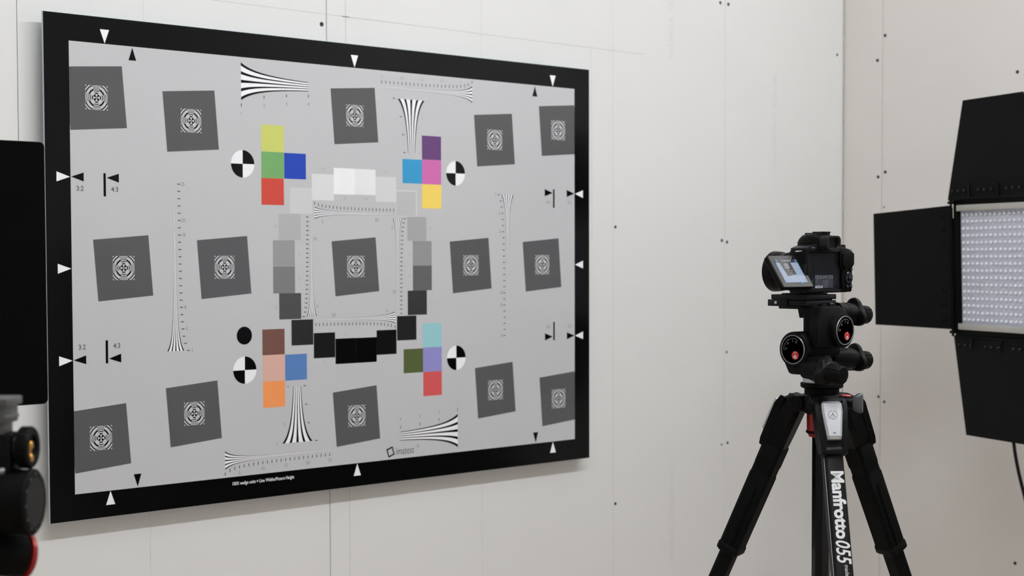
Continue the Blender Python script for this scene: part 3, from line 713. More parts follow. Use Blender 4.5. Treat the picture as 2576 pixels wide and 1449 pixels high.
# dials
M_ring = mat('ring_grey', lin((140, 141, 144)), 0.35, metal=0.6, var=0.03, scale=60)
def dial(c, nrm, uph, tilt):
    M = frame(c, nrm, uph)      # local x = up hint ; so rotate text accordingly
    bb = bmesh.new(); lathe(bb, [(0.0212, 0.0), (0.0220, 0.0014), (0.0216, 0.0022), (0.0206, 0.0022), (0.0203, 0.0012)], M, 56); rg = P(bb, 'dial_ring', M_ring, HD)
    bb = bmesh.new(); lathe(bb, [(0.0204, 0.0), (0.0204, 0.0012), (0.0, 0.0012)], M, 56); fc = P(bb, 'dial_face', mat('dial_black', lin((17, 18, 21)), 0.35), HD)
    # marks: local frame with x right, y up on the face
    F = M @ Matrix.Rotation(-PI/2, 4, 'Z') if False else frame(c, nrm, Vector(uph).cross(Vector(nrm)))   # x = right, y = up
    bb = bmesh.new()
    def seg(a0, a1, r0, r1):
        add_faces(bb, [F @ Vector((r*math.cos(t), r*math.sin(t), 0.0016)) for r, t in ((r0, a0), (r1, a0), (r1, a1), (r0, a1))], [(0, 1, 2, 3)])
    for k in range(24):
        a0 = math.radians(60+k*5); seg(a0, a0+math.radians(5), 0.0170, 0.0174)
    for k in range(9):
        a0 = math.radians(60+k*15); seg(a0, a0+math.radians(1.8), 0.0148 if k % 2 == 0 else 0.0155, 0.0172)
    plain('dial_scale', bb, M_inkg, fc)
    it = []
    for s, a in (('30', 62), ('0', 90), ('45', 135), ('90', 176)):
        t = math.radians(a); it.append((s, F @ T(0.0126*math.cos(t), 0.0126*math.sin(t), 0.0016) @ Matrix.Rotation(t-PI/2, 4, 'Z'), 0.0042, 'CENTER', 0, 0, 0.85))
    plain('dial_numerals', text_mesh(it), M_inkg, fc)
    bb = bmesh.new(); lathe(bb, [(0.0062, 0.0011), (0.0062, 0.0017), (0, 0.0017)], F @ T(0.0045, -0.0085, 0), 32); plain('red_badge', bb, M_redp, fc)
    bb = bmesh.new()
    def bar(x0, y0, x1, y1, w):
        d = Vector((x1-x0, y1-y0)).normalized(); n = Vector((-d.y, d.x))*w/2
        add_faces(bb, [F @ Vector((0.0045+q.x, -0.0085+q.y, 0.0021)) for q in (Vector((x0, y0))+n, Vector((x0, y0))-n, Vector((x1, y1))-n, Vector((x1, y1))+n)], [(0, 1, 2, 3)])
    bar(0, 0.0058, 0, 0.0030, 0.0011); bar(0, 0.0016, 0, -0.0058, 0.0011); bar(0, 0.0014, -0.0033, -0.0046, 0.0011); bar(0, 0.0014, 0.0033, -0.0046, 0.0011)
    plain('badge_emblem', bb, M_ink, fc)
dial((0.021, -1.1880, -0.0925), (0, -1, 0), (0, 0, 1), 0)
dial((-0.0410, -1.141, -0.1205), (-1, 0, 0), (0, 0, 1), 0)
# wing knobs
def knob(p0, p1, rb=0.015):
    p0 = Vector(p0); p1 = Vector(p1); L = (p1-p0).length; d = (p1-p0)/L
    bb = bmesh.new(); M = frame(p0, d)
    w0 = L-0.040
    lathe(bb, [(rb, 0), (rb, w0*0.5), (rb*1.06, w0*0.52), (rb*1.06, w0-0.002), (rb*0.9, w0)], M, 36); ba = P(bb, 'gear_barrel', K_metal, HD)
    bb = bmesh.new()
    def lob(a, r, z): return 1+0.17*math.cos(3*a) if r > 0.018 else 1
    lathe(bb, [(0.013, w0-0.001), (0.0205, w0+0.002), (0.0215, w0+0.006), (0.0205, w0+0.010), (0.0170, w0+0.0125), (0.0150, w0+0.015)], M, 60, rfun=lob)
    wn = P(bb, 'wing_knob', K_body, HD)
    bb = bmesh.new()
    def gro(a, r, z): return 1-0.06*(math.cos(6*a) > 0.93) if r > 0.012 else 1
    lathe(bb, [(0.0150, w0+0.013), (0.0144, w0+0.020), (0.0140, L-0.003), (0.0125, L-0.0008), (0.0090, L), (0, L)], M, 72, rfun=gro)
    P(bb, 'fine_knob', K_matte, wn)
knob((0.036, -1.160, -0.066), (0.1170, -1.160, -0.0725))
knob((0.030, -1.150, -0.134), (0.1330, -1.150, -0.1440), 0.0155)
knob((-0.029, -1.155, -0.1485), (-0.029, -1.2235, -0.1560), 0.0150)

# ================================================================== tripod
def tripod(root, ax, ay, ztop, az0, floor, full=True, t=0.442, r0=0.041):
    """spider with column and three legs; az0 = azimuth of the front leg (world, radians)"""
    zt = ztop
    b = bmesh.new(); lathe(b, [(0.0300, zt), (0.0322, zt-0.001), (0.0322, zt-0.0065), (0.0300, zt-0.0085), (0.0262, zt-0.0090), (0.0262, zt-0.0175), (0.0275, zt-0.0190)], T(ax, ay, 0), 72, rfun=lambda a, r, z: 1-0.012*(math.sin(a*36) > 0.2) if r > 0.0315 else 1); P(b, 'head_plate', K_matte, root)
    b = bmesh.new(); lathe(b, [(0.0275, zt-0.018), (0.030, zt-0.020), (0.031, zt-0.040), (0.024, zt-0.048)], T(ax, ay, 0), 40)
    for k in range(3):
        a = az0+k*2*PI/3; d = Vector((math.cos(a), math.sin(a), 0)); s = Vector((-d.y, d.x, 0))
        box(b, (0, 0, 0), (0.034, 0.034, 0.026), Matrix.Translation(Vector((ax, ay, zt-0.033))+d*0.030) @ Matrix.Rotation(a, 4, 'Z'), bev=0.005)
    sp = P(b, 'spider', K_metal, root)
    b = bmesh.new(); lathe(b, [(0.0143, zt-0.50), (0.0143, zt-0.02)], T(ax, ay, 0), 8)
    lathe(b, [(0.0125, zt-0.515), (0.0148, zt-0.512), (0.0148, zt-0.500)], T(ax, ay, 0), 16)
    P(b, 'centre_column', K_gloss, root)
    b = bmesh.new(); lathe(b, [(0.0215, zt-0.046), (0.0225, zt-0.050), (0.0225, zt-0.076), (0.019, zt-0.083), (0.0147, zt-0.084)], T(ax, ay, 0), 36); cc = P(b, 'column_collar', M_reddk, root)
    b = bmesh.new(); lathe(b, [(0.0230, zt-0.0735), (0.0238, zt-0.0745), (0.0238, zt-0.0765), (0.0230, zt-0.0775)], T(ax, ay, 0), 36); P(b, 'collar_band', K_matte, cc)
    for k in range(3):
        a = az0+k*2*PI/3
        d = Vector((math.cos(a), math.sin(a), 0)); s = Vector((-d.y, d.x, 0)); dn = (d*t-Vector((0, 0, 1))).normalized(); n = s.cross(dn); n = n if n.dot(d) > 0 else -n
        base = Vector((ax, ay, -0.2-(-0.1725-zt)))+d*r0
        # local frame: x = side, y = outward, z = down along the leg
        sx = n.cross(dn)
        M = Matrix((sx, n, dn)).transposed().to_4x4(); M.translation = base
        total = (base.z-floor)/(-dn.z)
        # leg top casting, lofted
        b = bmesh.new()
        def sect(z, w, y0, y1, c):
            return [M @ Vector(q) for q in ((-w+c, y0, z), (w-c, y0, z), (w, y0+c, z), (w, y1-c, z), (w-c, y1, z), (-w+c, y1, z), (-w, y1-c, z), (-w, y0+c, z))]
        loft(b, [sect(-0.008, 0.0155, -0.016, 0.006, 0.005), sect(0.000, 0.0205, -0.017, 0.013, 0.006), sect(0.018, 0.0218, -0.018, 0.0195, 0.007), sect(0.058, 0.0212, -0.017, 0.0205, 0.007), sect(0.080, 0.0180, -0.0165, 0.0185, 0.006)])
        cyl(b, M @ Vector((-0.0255, -0.008, 0.002)), M @ Vector((0.0255, -0.008, 0.002)), 0.0125, n=28, bev=0.0015)
        cyl(b, M @ Vector((-0.0268, -0.008, 0.002)), M @ Vector((0.0268, -0.008, 0.002)), 0.0088, n=28, bev=0.0006)
        lg = P(b, 'leg_casting', K_metal, root)
        # angle latch with raised bevelled plate
        b = bmesh.new()
        hw = [(0.006, 0.0120), (0.010, 0.0150), (0.022, 0.0153), (0.0610, 0.0110), (0.0655, 0.0098)]
        loft(b, [[M @ Vector(q) for q in ((-w, 0.0185, z), (w, 0.0185, z), (w, 0.0205+h*0.7, z), (w-0.003, 0.0205+h, z), (-w+0.003, 0.0205+h, z), (-w, 0.0205+h*0.7, z))] for (z, w), h in zip(hw, (0.003, 0.0065, 0.0075, 0.0085, 0.0055))])
        lt = P(b, 'angle_latch', M_silver, lg, smooth=25)
        if full and k == 0:
            Mb = M @ T(0, 0.0285, 0.0)
            def lf(x, z): return M @ Vector((x, 0.0282+0.0010*(z-0.022)/0.042, z))
            b = bmesh.new()
            for q in range(28):
                if q in (20, 21): continue
                a0, a1 = 2*PI*q/28, 2*PI*(q+1)/28
                add_faces(b, [lf(r*math.cos(u), 0.0285+r*math.sin(u))+n*0.0002 for r, u in ((0.0062, a0), (0.0069, a0), (0.0069, a1), (0.0062, a1))], [(0, 1, 2, 3)])
            for x0, z0, x1, z1 in ((0, 0.0250, 0, 0.0345), (0, 0.0262, -0.0040, 0.0325), (0, 0.0262, 0.0040, 0.0325), (-0.0022, 0.0560, 0, 0.0578), (0.0022, 0.0560, 0, 0.0578), (-0.0022, 0.0560, 0.0022, 0.0560)):
                dd = Vector((x1-x0, z1-z0)).normalized(); w = Vector((-dd.y, dd.x))*0.0004
                add_faces(b, [lf(x0+w.x, z0+w.y)+n*0.0003, lf(x0-w.x, z0-w.y)+n*0.0003, lf(x1-w.x, z1-w.y)+n*0.0003, lf(x1+w.x, z1+w.y)+n*0.0003], [(0, 1, 2, 3)])
            plain('latch_emblem', b, mat('engraved_grey', lin((120, 122, 126)), 0.4, metal=0.6), lg)
        # side cheeks around the latch
        b = bmesh.new()
        for sg in (-1, 1):
            loft(b, [[M @ Vector(q) for q in ((sg*x0, 0.010, z), (sg*x1, 0.010, z), (sg*x1, 0.010+h, z), (sg*x0, 0.010+h, z))] for z, x0, x1, h in ((0.0, 0.0185, 0.0235, 0.008), (0.014, 0.0168, 0.0240, 0.0120), (0.040, 0.0150, 0.0225, 0.0120), (0.074, 0.0125, 0.0205, 0.0120), (0.084, 0.0120, 0.0195, 0.0100))])
        bx(b, (-0.0190, 0.006, 0.074), (0.0190, 0.0205, 0.087), bev=0.005, M=M)
        P(b, 'latch_guard', K_body, lg)
        # upper tube: D-section
        def dsec(z, w, h0, h1, nseg=9, rr=0.008):
            p = [(-w+0.004, -h0), (w-0.004, -h0), (w, -h0+0.004), (w, h1-rr)]
            for q in range(1, nseg): 
                u = PI*q/nseg; p.append((w*math.cos(u) if False else (w-rr*(1-math.cos(u)) if u < PI/2 else -(w-rr*(1-abs(math.cos(u))))), h1-rr+rr*math.sin(u)))
            p += [(-w, h1-rr), (-w, -h0+0.004)]
            return [M @ Vector((x, y, z)) for x, y in p]
        L1 = 0.42
        b = bmesh.new(); loft(b, [dsec(0.070, 0.0150, 0.0125, 0.0125), dsec(L1, 0.0150, 0.0125, 0.0125)]); tu = P(b, 'upper_tube', mat('tube_black', (0.0050, 0.0050, 0.0053, 1), 0.45, spec=0.2, var=0.06, scale=60) if k == 0 else K_matte, root)
        if full and k == 0:
            # edge highlight painted as a thin pale rib, and lettering on the flat outer face
            R = M @ T(0, 0.01275, 0) @ Matrix(((0, 1, 0, 0), (0, 0, 1, 0), (1, 0, 0, 0), (0, 0, 0, 1)))    # text x -> leg z ; text y -> leg x... ; text z -> outward
            plain('brand_lettering', text_mesh([('Manfrotto', R @ T(0.1092+dx, 0.0012+dy, 0.00002*q), 0.0250, 'LEFT', 0.00025, 0, 0.99) for q, (dx, dy) in enumerate(((0, 0), (0.0007, 0), (-0.0007, 0), (0, 0.0007), (0, -0.0007), (0.0006, 0.0006), (-0.0006, -0.0006), (0.0006, -0.0006), (-0.0006, 0.0006)))]), M_ink, tu)
            plain('model_lettering', text_mesh([('055', R @ T(0.2115, 0.0004, 0), 0.0285, 'LEFT', 0.0005, 0.28, 0.80)]), M_ink, tu)
            plain('origin_lettering', text_mesh([('made in Italy', R @ T(0.2490, 0.0040, 0), 0.0082, 'LEFT', 0, 0, 0.95)]), M_ink, tu)
            b = bmesh.new(); tube(b, [M @ Vector((-0.0148, 0.0100, 0.09)), M @ Vector((-0.0148, 0.0100, L1))], 0.0006, 6); P(b, 'edge_highlight', M_inkg, tu)
        else:
            # moulded grip sleeve
            b = bmesh.new()
            loft(b, [dsec(0.078, 0.0195, 0.0165, 0.0170, rr=0.011), dsec(0.081, 0.0205, 0.0172, 0.0180, rr=0.011), dsec(0.112, 0.0203, 0.0172, 0.0178, rr=0.011), dsec(0.116, 0.0190, 0.0165, 0.0178, rr=0.011), dsec(0.128, 0.0190, 0.0165, 0.0178, rr=0.011), dsec(0.131, 0.0205, 0.0175, 0.0182, rr=0.011), dsec(0.225, 0.0200, 0.0172, 0.0180, rr=0.011), dsec(0.256, 0.0200, 0.0172, 0.0178, rr=0.011)])
            gp = P(b, 'grip_sleeve', K_rubber, root)
            b = bmesh.new(); loft(b, [dsec(0.252, 0.0195, 0.0170, 0.0175, rr=0.011), dsec(0.255, 0.0214, 0.0184, 0.0190, rr=0.011), dsec(0.264, 0.0214, 0.0184, 0.0190, rr=0.011), dsec(0.267, 0.0185, 0.0165, 0.0168, rr=0.011)]); P(b, 'sleeve_rim', K_matte, gp)
            for sg in (-1, 1):
                b = bmesh.new(); tube(b, catmull([M @ Vector(q) for q in ((sg*0.0212, -0.004, 0.25), (sg*0.0212, -0.004, 0.16), (sg*0.0208, -0.001, 0.142), (sg*0.0200, 0.012, 0.136))], 5), 0.0011, 6); P(b, 'sleeve_groove', K_matte, gp)
        # lock lever and lower sections
        b = bmesh.new(); loft(b, [dsec(L1-0.002, 0.0180, 0.0155, 0.0155), dsec(L1+0.040, 0.0180, 0.0155, 0.0155)]); bx(b, (-0.018, 0.015, L1+0.002), (0.018, 0.023, L1+0.03), bev=0.003, M=M); P(b, 'leg_lock', K_body, root)
        b = bmesh.new(); loft(b, [dsec(L1+0.03, 0.0128, 0.0108, 0.0108), dsec(L1+0.40, 0.0128, 0.0108, 0.0108)]); P(b, 'middle_tube', K_matte, root)
        b = bmesh.new(); loft(b, [dsec(L1+0.392, 0.0155, 0.0135, 0.0135), dsec(L1+0.43, 0.0155, 0.0135, 0.0135)]); bx(b, (-0.0155, 0.013, L1+0.395), (0.0155, 0.020, L1+0.42), bev=0.003, M=M); P(b, 'leg_lock', K_body, root)
        b = bmesh.new(); loft(b, [dsec(L1+0.42, 0.0108, 0.0088, 0.0088), dsec(total-0.04, 0.0108, 0.0088, 0.0088)]); P(b, 'lower_tube', K_matte, root)
        b = bmesh.new(); foot = base+dn*total; top = base+dn*(total-0.05)
        tube(b, [top, base+dn*(total-0.018)], 0.014, 16); lathe(b, [(0.0, 0), (0.014, 0.0), (0.017, 0.004), (0.0165, 0.022), (0.012, 0.028), (0, 0.03)], T(foot.x, foot.y, floor), 20); P(b, 'rubber_foot', K_rubber, root)
    # lock lever at the right of the spider and red spirit-level badge
    a = az0+math.radians(62); d = Vector((math.cos(a), math.sin(a), 0)); c0 = Vector((ax, ay, zt-0.030))
    b = bmesh.new(); cyl(b, c0+d*0.020, c0+d*0.050, 0.010, n=24, bev=0.0015); lk = P(b, 'lock_shaft', K_body, root)
    b = bmesh.new(); Mk = Matrix.Translation(c0+d*0.054) @ frame((0, 0, 0), d, (0, 0, 1))
    loft(b, [[Mk @ Vector((x*kx, y*ky, z)) for x, y in rrect(0.031, 0.018, 0.0085, 6)] for z, kx, ky in ((-0.007, 0.50, 0.7), (-0.004, 0.72, 0.9), (0.001, 0.94, 0.8), (0.006, 1.0, 0.55), (0.009, 0.9, 0.35))]); P(b, 'lock_lever', mat('lever_grey', lin((66, 67, 71)), 0.35, var=0.05, scale=80), lk)
    c1 = Vector((ax, ay, zt-0.0205))+Vector((math.cos(a+0.25), math.sin(a+0.25), 0))*0.036
    b = bmesh.new(); lathe(b, [(0.0085, -0.006), (0.0085, 0), (0.007, 0.0015), (0, 0.0018)], T(c1.x, c1.y, c1.z), 24); lv = P(b, 'link_plug', M_redp, sp)
    return sp

FWD = Vector((0.673, 0.738, 0)).normalized(); RGT = Vector((FWD.y, -FWD.x, 0))
def azim(phi):      # azimuth given from the viewer's right, turning toward the viewer
    v = RGT*math.cos(math.radians(phi))-FWD*math.sin(math.radians(phi)); return math.atan2(v.y, v.x)
TR = thing('camera_tripod', 'black tripod with silver leg latches and white lettering under the geared head', 'tripod', (AX, AY, FLOOR))
tripod(TR, AX, AY, -0.1725, azim(89), FLOOR)

# ================================================================== LED panel light
def DPT(u, v, d):   # point at picture-independent depth, used once to place things in the room
    return CAM_POS + (CR[0]*((u-1288)/4022.25) + CR[1]*((v-809.66)/4022.25) + CR[2])*d
LROT = math.radians(-111.2)
LW_, LH_ = 0.262, 0.2135
LSC = 1.364; PL = Vector((1.340, -0.5586, 0.0))       # left front edge of the light (plan)
e1 = Vector((math.cos(LROT), math.sin(LROT), 0))
LC = PL + e1*(LW_*LSC/2); LZc = -0.009
M_barn = mat('barn_black', (0.0028, 0.0028, 0.0029, 1), 0.7, spec=0.12, var=0.06, scale=30, bump=0.05, bscale=800)
M_rail = mat('rail_beige', lin((186, 186, 178)), 0.5, var=0.02, scale=40)
M_led = mat('led_lens', lin((238, 240, 249)), 0.2, spec=0.9, var=0.02, scale=300)
M_board = mat('led_board', lin((214, 218, 232)), 0.35, var=0.03, scale=400)
LG = thing('led_light_panel', 'black LED light panel with open barn doors standing before the right wall', 'studio light', (LC.x, LC.y, LZc), LROT)
LG.scale = (LSC, LSC, LSC); LG.rotation_euler = (0.03, 0.0, LROT)
hw, hh = LW_/2, LH_/2
def L(nm, b, m, par=LG, **k): return obj(nm, b, m, par, local=True, **k)
b = bmesh.new()
for lo, hi in (((-hw-0.0135, -0.0045, -hh-0.004), (-hw-0.001, 0.05, hh-0.022)), ((-hw-0.0105, -0.0040, hh-0.024), (-hw-0.001, 0.05, hh+0.004)), ((hw+0.001, -0.004, -hh-0.004), (hw+0.012, 0.05, hh+0.004)), ((-hw-0.012, -0.002, hh+0.0005), (hw+0.012, 0.05, hh+0.012)), ((-hw-0.012, -0.002, -hh-0.012), (hw+0.012, 0.05, -hh-0.0005)), ((-hw-0.012, 0.012, -hh-0.012), (hw+0.012, 0.052, hh+0.012))):
    bx(b, lo, hi, bev=0.0015)
for k in range(7): bx(b, (-0.10+k*0.03, 0.052, -0.08), (-0.092+k*0.03, 0.062, 0.08))
L('housing', b, K_matte)
b = bmesh.new(); bx(b, (-hw, 0.004, -hh), (hw, 0.0119, hh)); brd = L('led_board', b, M_board)
for sz in (1, -1):
    b = bmesh.new(); bx(b, (-hw-0.001, -0.0050, sz*(hh-0.0105)), (hw+0.001, 0.003, sz*hh), bev=0.0012); L('face_rail', b, M_rail)
pitch = 0.01195
bm_ = bmesh.new(); lathe(bm_, [(0.0030, 0), (0.0030, 0.0022), (0.0025, 0.0036), (0.0013, 0.0046), (0, 0.0048)], frame((0, 0, 0), (0, -1, 0)), 10)
bmesh.ops.recalc_face_normals(bm_, faces=bm_.faces)
led_me = bpy.data.meshes.new('led_lens'); bm_.to_mesh(led_me); bm_.free(); led_me.materials.append(M_led)
led_me.polygons.foreach_set('use_smooth', [True]*len(led_me.polygons))
rest = bmesh.new()
for i in range(21):
    for j in range(16):
        x = -hw+0.009+i*0.0122; z = (j-7.5)*pitch
        if i < 18:
            o = bpy.data.objects.new('led_lens', led_me); COL.objects.link(o); o.parent = brd; o.location = (x, 0.004, z)
        else:
            lathe(rest, [(0.0030, 0), (0.0030, 0.0022), (0.0025, 0.0036), (0.0013, 0.0046), (0, 0.0048)], frame((x, 0.004, z), (0, -1, 0)), 10)
L('led_lens_rows', rest, M_led, brd, kind='stuff')
# barn doors: (hinge start, hinge end, direction, length, taper)
def door(p, q, d, ln, tap, bolts, tap2=None):
    p = Vector(p); q = Vector(q); d = Vector(d).normalized(); h = (q-p).normalized(); n = h.cross(d).normalized(); th = 0.0016
    tap2 = tap if tap2 is None else tap2
    b = bmesh.new()
    cor = [p, q, q+d*ln-h*tap2, p+d*ln+h*tap]
    vs = [c+n*th/2 for c in cor]+[c-n*th/2 for c in cor]
    add_faces(b, vs, [(0, 1, 2, 3), (7, 6, 5, 4), (0, 4, 5, 1), (1, 5, 6, 2), (2, 6, 7, 3), (3, 7, 4, 0)])
    dr = L('barn_door', b, M_barn, smooth=0)
    LL = (q-p).length
    b = bmesh.new(); cyl(b, p+h*0.004, q-h*0.004, 0.0028, n=12); L('hinge', b, K_matte, dr)
    for s in bolts:
        for sg in (1,):
            b = bmesh.new(); c = p+h*s+d*0.014
            for sgn in (1, -1): lathe(b, [(0.0034, 0), (0.0034, 0.0012), (0.0022, 0.0026), (0, 0.0028)], frame(c+n*sgn*th/2, n*sgn), 12)
            L('rivet', b, K_gloss, dr)
    return dr
bl = (0.018, 0.034, 0.050, 0.088, 0.104, 0.122, 0.160, 0.176, 0.192, 0.230, 0.246)
door((-hw-0.021, -0.006, hh+0.010), (hw+0.021, -0.006, hh+0.010), (0, -0.14, 1.0), 0.165, 0.076, bl)
door((-hw-0.010, -0.006, -hh-0.012), (hw+0.010, -0.006, -hh-0.012), (0, -0.14, -1.0), 0.165, 0.060, bl)
sb = (0.018, 0.042, 0.068, 0.150, 0.174, 0.198)
door((-hw-0.0128, -0.006, -hh), (-hw-0.0128, -0.006, hh), (-0.62, -0.78, 0), 0.131, 0.010, sb)
door((hw+0.014, -0.006, -hh), (hw+0.014, -0.006, hh), (0.75, -0.66, 0), 0.137, 0.010, sb)
for sx in (-1, 1):
    for sz in (-1, 1):
        b = bmesh.new(); bx(b, (sx*(hw+0.004), -0.011, sz*(hh+0.002)), (sx*(hw+0.017), -0.003, sz*(hh+0.007)), bev=0.001); cyl(b, (sx*(hw+0.012), -0.007, sz*(hh-0.012)), (sx*(hw+0.012), -0.007, sz*(hh+0.012)), 0.0022, n=10); L('corner_bracket', b, K_matte)
# toggle latches on top and bottom doors
for zz_, dz in ((hh+0.020, 1), (-hh-0.020, -1)):
    for x in (-hw+0.042, -hw+0.118):
        b = bmesh.new(); tube(b, [(x, -0.0085, zz_-dz*0.008), (x+0.002, -0.012, zz_+dz*0.003), (x+0.004, -0.0125, zz_+dz*0.013)], 0.0016, 8); L('latch_pin', b, K_gloss)
# yoke behind, on the stand
b = bmesh.new(); bx(b, (-0.02, 0.062, -0.03), (0.02, 0.075, 0.03), bev=0.003); cyl(b, (0, 0.07, 0), (0, 0.116, 0), 0.009, n=18); cyl(b, (0, 0.116, 0.012), (0, 0.116, -0.285), 0.0095, n=18); L('rear_mount', b, K_matte)
LS = thing('light_stand', 'black light stand carrying the LED panel beside the right wall', 'light stand', (0, 0, FLOOR))
st = Vector((LC.x, LC.y, 0)) + Vector((0.929, -0.36, 0))*(0.116*LSC+0.010)
LS.location = (st.x, st.y, FLOOR); LS.matrix_basis = Matrix.Translation((st.x, st.y, FLOOR))
b = bmesh.new(); cyl(b, (st.x, st.y, -0.46), (st.x, st.y, -0.402), 0.019, n=24, bev=0.003); P(b, 'spigot_clamp', K_body, LS)
b = bmesh.new(); cyl(b, (st.x, st.y, -0.56), (st.x, st.y, -0.45), 0.0115, n=20); P(b, 'upper_pole', K_matte, LS)
b = bmesh.new(); cyl(b, (st.x, st.y, FLOOR+0.06), (st.x, st.y, -0.50), 0.0125, n=20); P(b, 'lower_pole', K_matte, LS)
b = bmesh.new(); cyl(b, (st.x, st.y, -0.545), (st.x, st.y, -0.495), 0.018, n=20, bev=0.003); P(b, 'pole_collar', K_body, LS)
b = bmesh.new(); cyl(b, (st.x, st.y, FLOOR+0.42), (st.x, st.y, FLOOR+0.46), 0.022, n=20, bev=0.003); P(b, 'leg_hub', K_body, LS)
for k in range(3):
    a = k*2*PI/3-0.1; d = Vector((math.cos(a), math.sin(a), 0))
    b = bmesh.new(); tube(b, [Vector((st.x, st.y, FLOOR+0.44))+d*0.02, Vector((st.x, st.y, FLOOR+0.012))+d*0.19], 0.009, 12); lgx = P(b, 'leg', K_matte, LS)
    b = bmesh.new(); cyl(b, Vector((st.x, st.y, FLOOR))+d*0.19, Vector((st.x, st.y, FLOOR+0.025))+d*0.185, 0.013, n=14); P(b, 'rubber_foot', K_rubber, lgx)
# power cable
bk = LC + Vector((0.929, -0.36, 0))*0.090
pts = [Vector((bk.x, bk.y, LZc-0.11)), Vector((bk.x+0.01, bk.y+0.005, LZc-0.16)), DPT(2546, 1040, 3.85), DPT(2551, 1120, 3.85), DPT(2562, 1185, 3.85), DPT(2580, 1260, 3.85), DPT(2606, 1380, 3.85), Vector((st.x-0.01, st.y-0.06, -0.85)), Vector((st.x+0.02, st.y-0.10, -1.15)), Vector((st.x+0.10, st.y-0.20, FLOOR+0.005)), Vector((st.x+0.25, st.y-0.40, FLOOR+0.005))]
b = bmesh.new(); tube(b, catmull(pts, 8), 0.0043, 10)
o = obj('power_cable', b, K_gloss); o['label'] = 'black power cable hanging from the LED panel below its lower barn door'; o['category'] = 'cable'

# ================================================================== black flat monitor at the left edge
PMr = DPT(112, 357, 2.12); PMb = DPT(112, 1018, 2.12)
my = PMr.y; mx = PMr.x; mz1 = PMr.z; mz0 = PMb.z
MW = 0.56; mzc = (mz0+mz1)/2; mh = mz1-mz0
MO = thing('flat_monitor', 'black flat monitor panel cut off at the left picture edge', 'monitor', (mx-MW/2, my+0.02, FLOOR))
b = bmesh.new(); prism(b, rrect(MW, mh, 0.007, 5), -0.014, 0.0, Matrix.Translation((mx-MW/2, my, mzc)) @ MY, bev=0.001, seg=2); P(b, 'panel_shell', mat('monitor_edge', lin((36, 36, 36)), 0.6, var=0.05, scale=90), MO)
b = bmesh.new(); prism(b, rrect(MW-0.0022, mh-0.0016, 0.0062, 5), 0.0001, 0.0008, Matrix.Translation((mx-MW/2, my, mzc)) @ MY); P(b, 'screen', mat('monitor_black', (0.0012, 0.0012, 0.0012, 1), 0.9, spec=0.05), MO)
b = bmesh.new(); cyl(b, (mx-MW/2-0.05, my+0.045, FLOOR+0.02), (mx-MW/2-0.05, my+0.045, mzc+0.03), 0.017, n=20); bx(b, (mx-MW/2-0.10, my+0.0135, mzc-0.05), (mx-MW/2, my+0.035, mzc+0.05), bev=0.004); P(b, 'stand_pole', K_matte, MO)
b = bmesh.new(); cyl(b, (mx-MW/2-0.05, my+0.045, FLOOR), (mx-MW/2-0.05, my+0.045, FLOOR+0.02), 0.16, n=40, bev=0.005); P(b, 'stand_base', K_matte, MO)

# ================================================================== out-of-focus tripod head in the foreground
FD = 1.50
fo = DPT(-6, 1262, FD)
FROT = math.radians(-45.8)
FH = thing('pan_tilt_head', 'blurred black pan head with red trim at the lower left corner', 'tripod head', (fo.x, fo.y, fo.z-0.10), FROT)
S = FD/4022.25       # metres per picture pixel at this distance, used for sizing
def Lf(nm, b, m, par=FH, **k): return obj(nm, b, m, par, local=True, **k)
oz = 0.10
# tilt drum along local x, end disc facing +x (to the viewer's right)
b = bmesh.new(); lathe(b, [(0.0290, -0.055), (0.0305, -0.050), (0.0305, 0.030), (0.0312, 0.0305), (0.0312, 0.0345), (0.0285, 0.0365), (0.0235, 0.0365), (0.0230, 0.0355)], frame((0, 0, oz), (1, 0, 0)), 56); dr_ = Lf('tilt_drum', b, K_matte)
b = bmesh.new(); lathe(b, [(0.0232, 0.0), (0.0232, 0.0012), (0.0, 0.0012)], frame((0.0352, 0, oz), (1, 0, 0)), 48); Lf('drum_cap', b, mat('cap_grey', (0.0065, 0.0065, 0.0067, 1), 0.6, spec=0.25, var=0.05, scale=90), dr_)
b = bmesh.new()
for k in range(10):
    a = PI*0.15+k*PI*0.17; lathe(b, [(0.0014, 0), (0.0014, 0.0007), (0, 0.0008)], frame((0.0364, 0.0262*math.cos(a), oz+0.0262*math.sin(a)), (1, 0, 0)), 8)
Lf('cap_marks', b, mat('mark_dim', lin((62, 62, 63)), 0.6), dr_)
b = bmesh.new()
for k in range(3): lathe(b, [(0.0306, 0.0), (0.0310, 0.0010), (0.0310, 0.003), (0.0306, 0.004)], frame((-0.02+k*0.014, 0, oz), (1, 0, 0)), 48)
Lf('drum_rib', b, K_rubber, dr_)
b = bmesh.new(); bx(b, (-0.012, -0.012, oz+0.028), (0.0045, 0.012, oz+0.0372), bev=0.002); Lf('red_lever', b, M_redp, dr_)
# roll knob above with serrated edge and brass contacts
kz = oz+0.0505
b = bmesh.new(); lathe(b, [(0.0125, -0.05), (0.0148, -0.046), (0.0148, -0.004), (0.0135, 0.0)], frame((0.0205, 0.006, kz), (1, 0, 0)), 40); rb = Lf('roll_barrel', b, K_gloss)
b = bmesh.new(); lathe(b, [(0.0175, 0.0), (0.0200, 0.0015), (0.0200, 0.0105), (0.0180, 0.0125), (0.0120, 0.0125), (0.0110, 0.0095), (0, 0.0095)], frame((0.0205, 0.006, kz), (1, 0, 0)), 96, rfun=lambda a, r, z: 1-0.03*(math.sin(a*36) > 0) if r > 0.0185 else 1); kn = Lf('serrated_knob', b, K_matte, rb)
b = bmesh.new()
for dz in (0.0055, -0.0065): lathe(b, [(0.0042, 0), (0.0042, 0.0022), (0.0030, 0.0034), (0, 0.0036)], frame((0.0301, 0.002, kz+dz-0.003), (1, 0, 0)), 16)
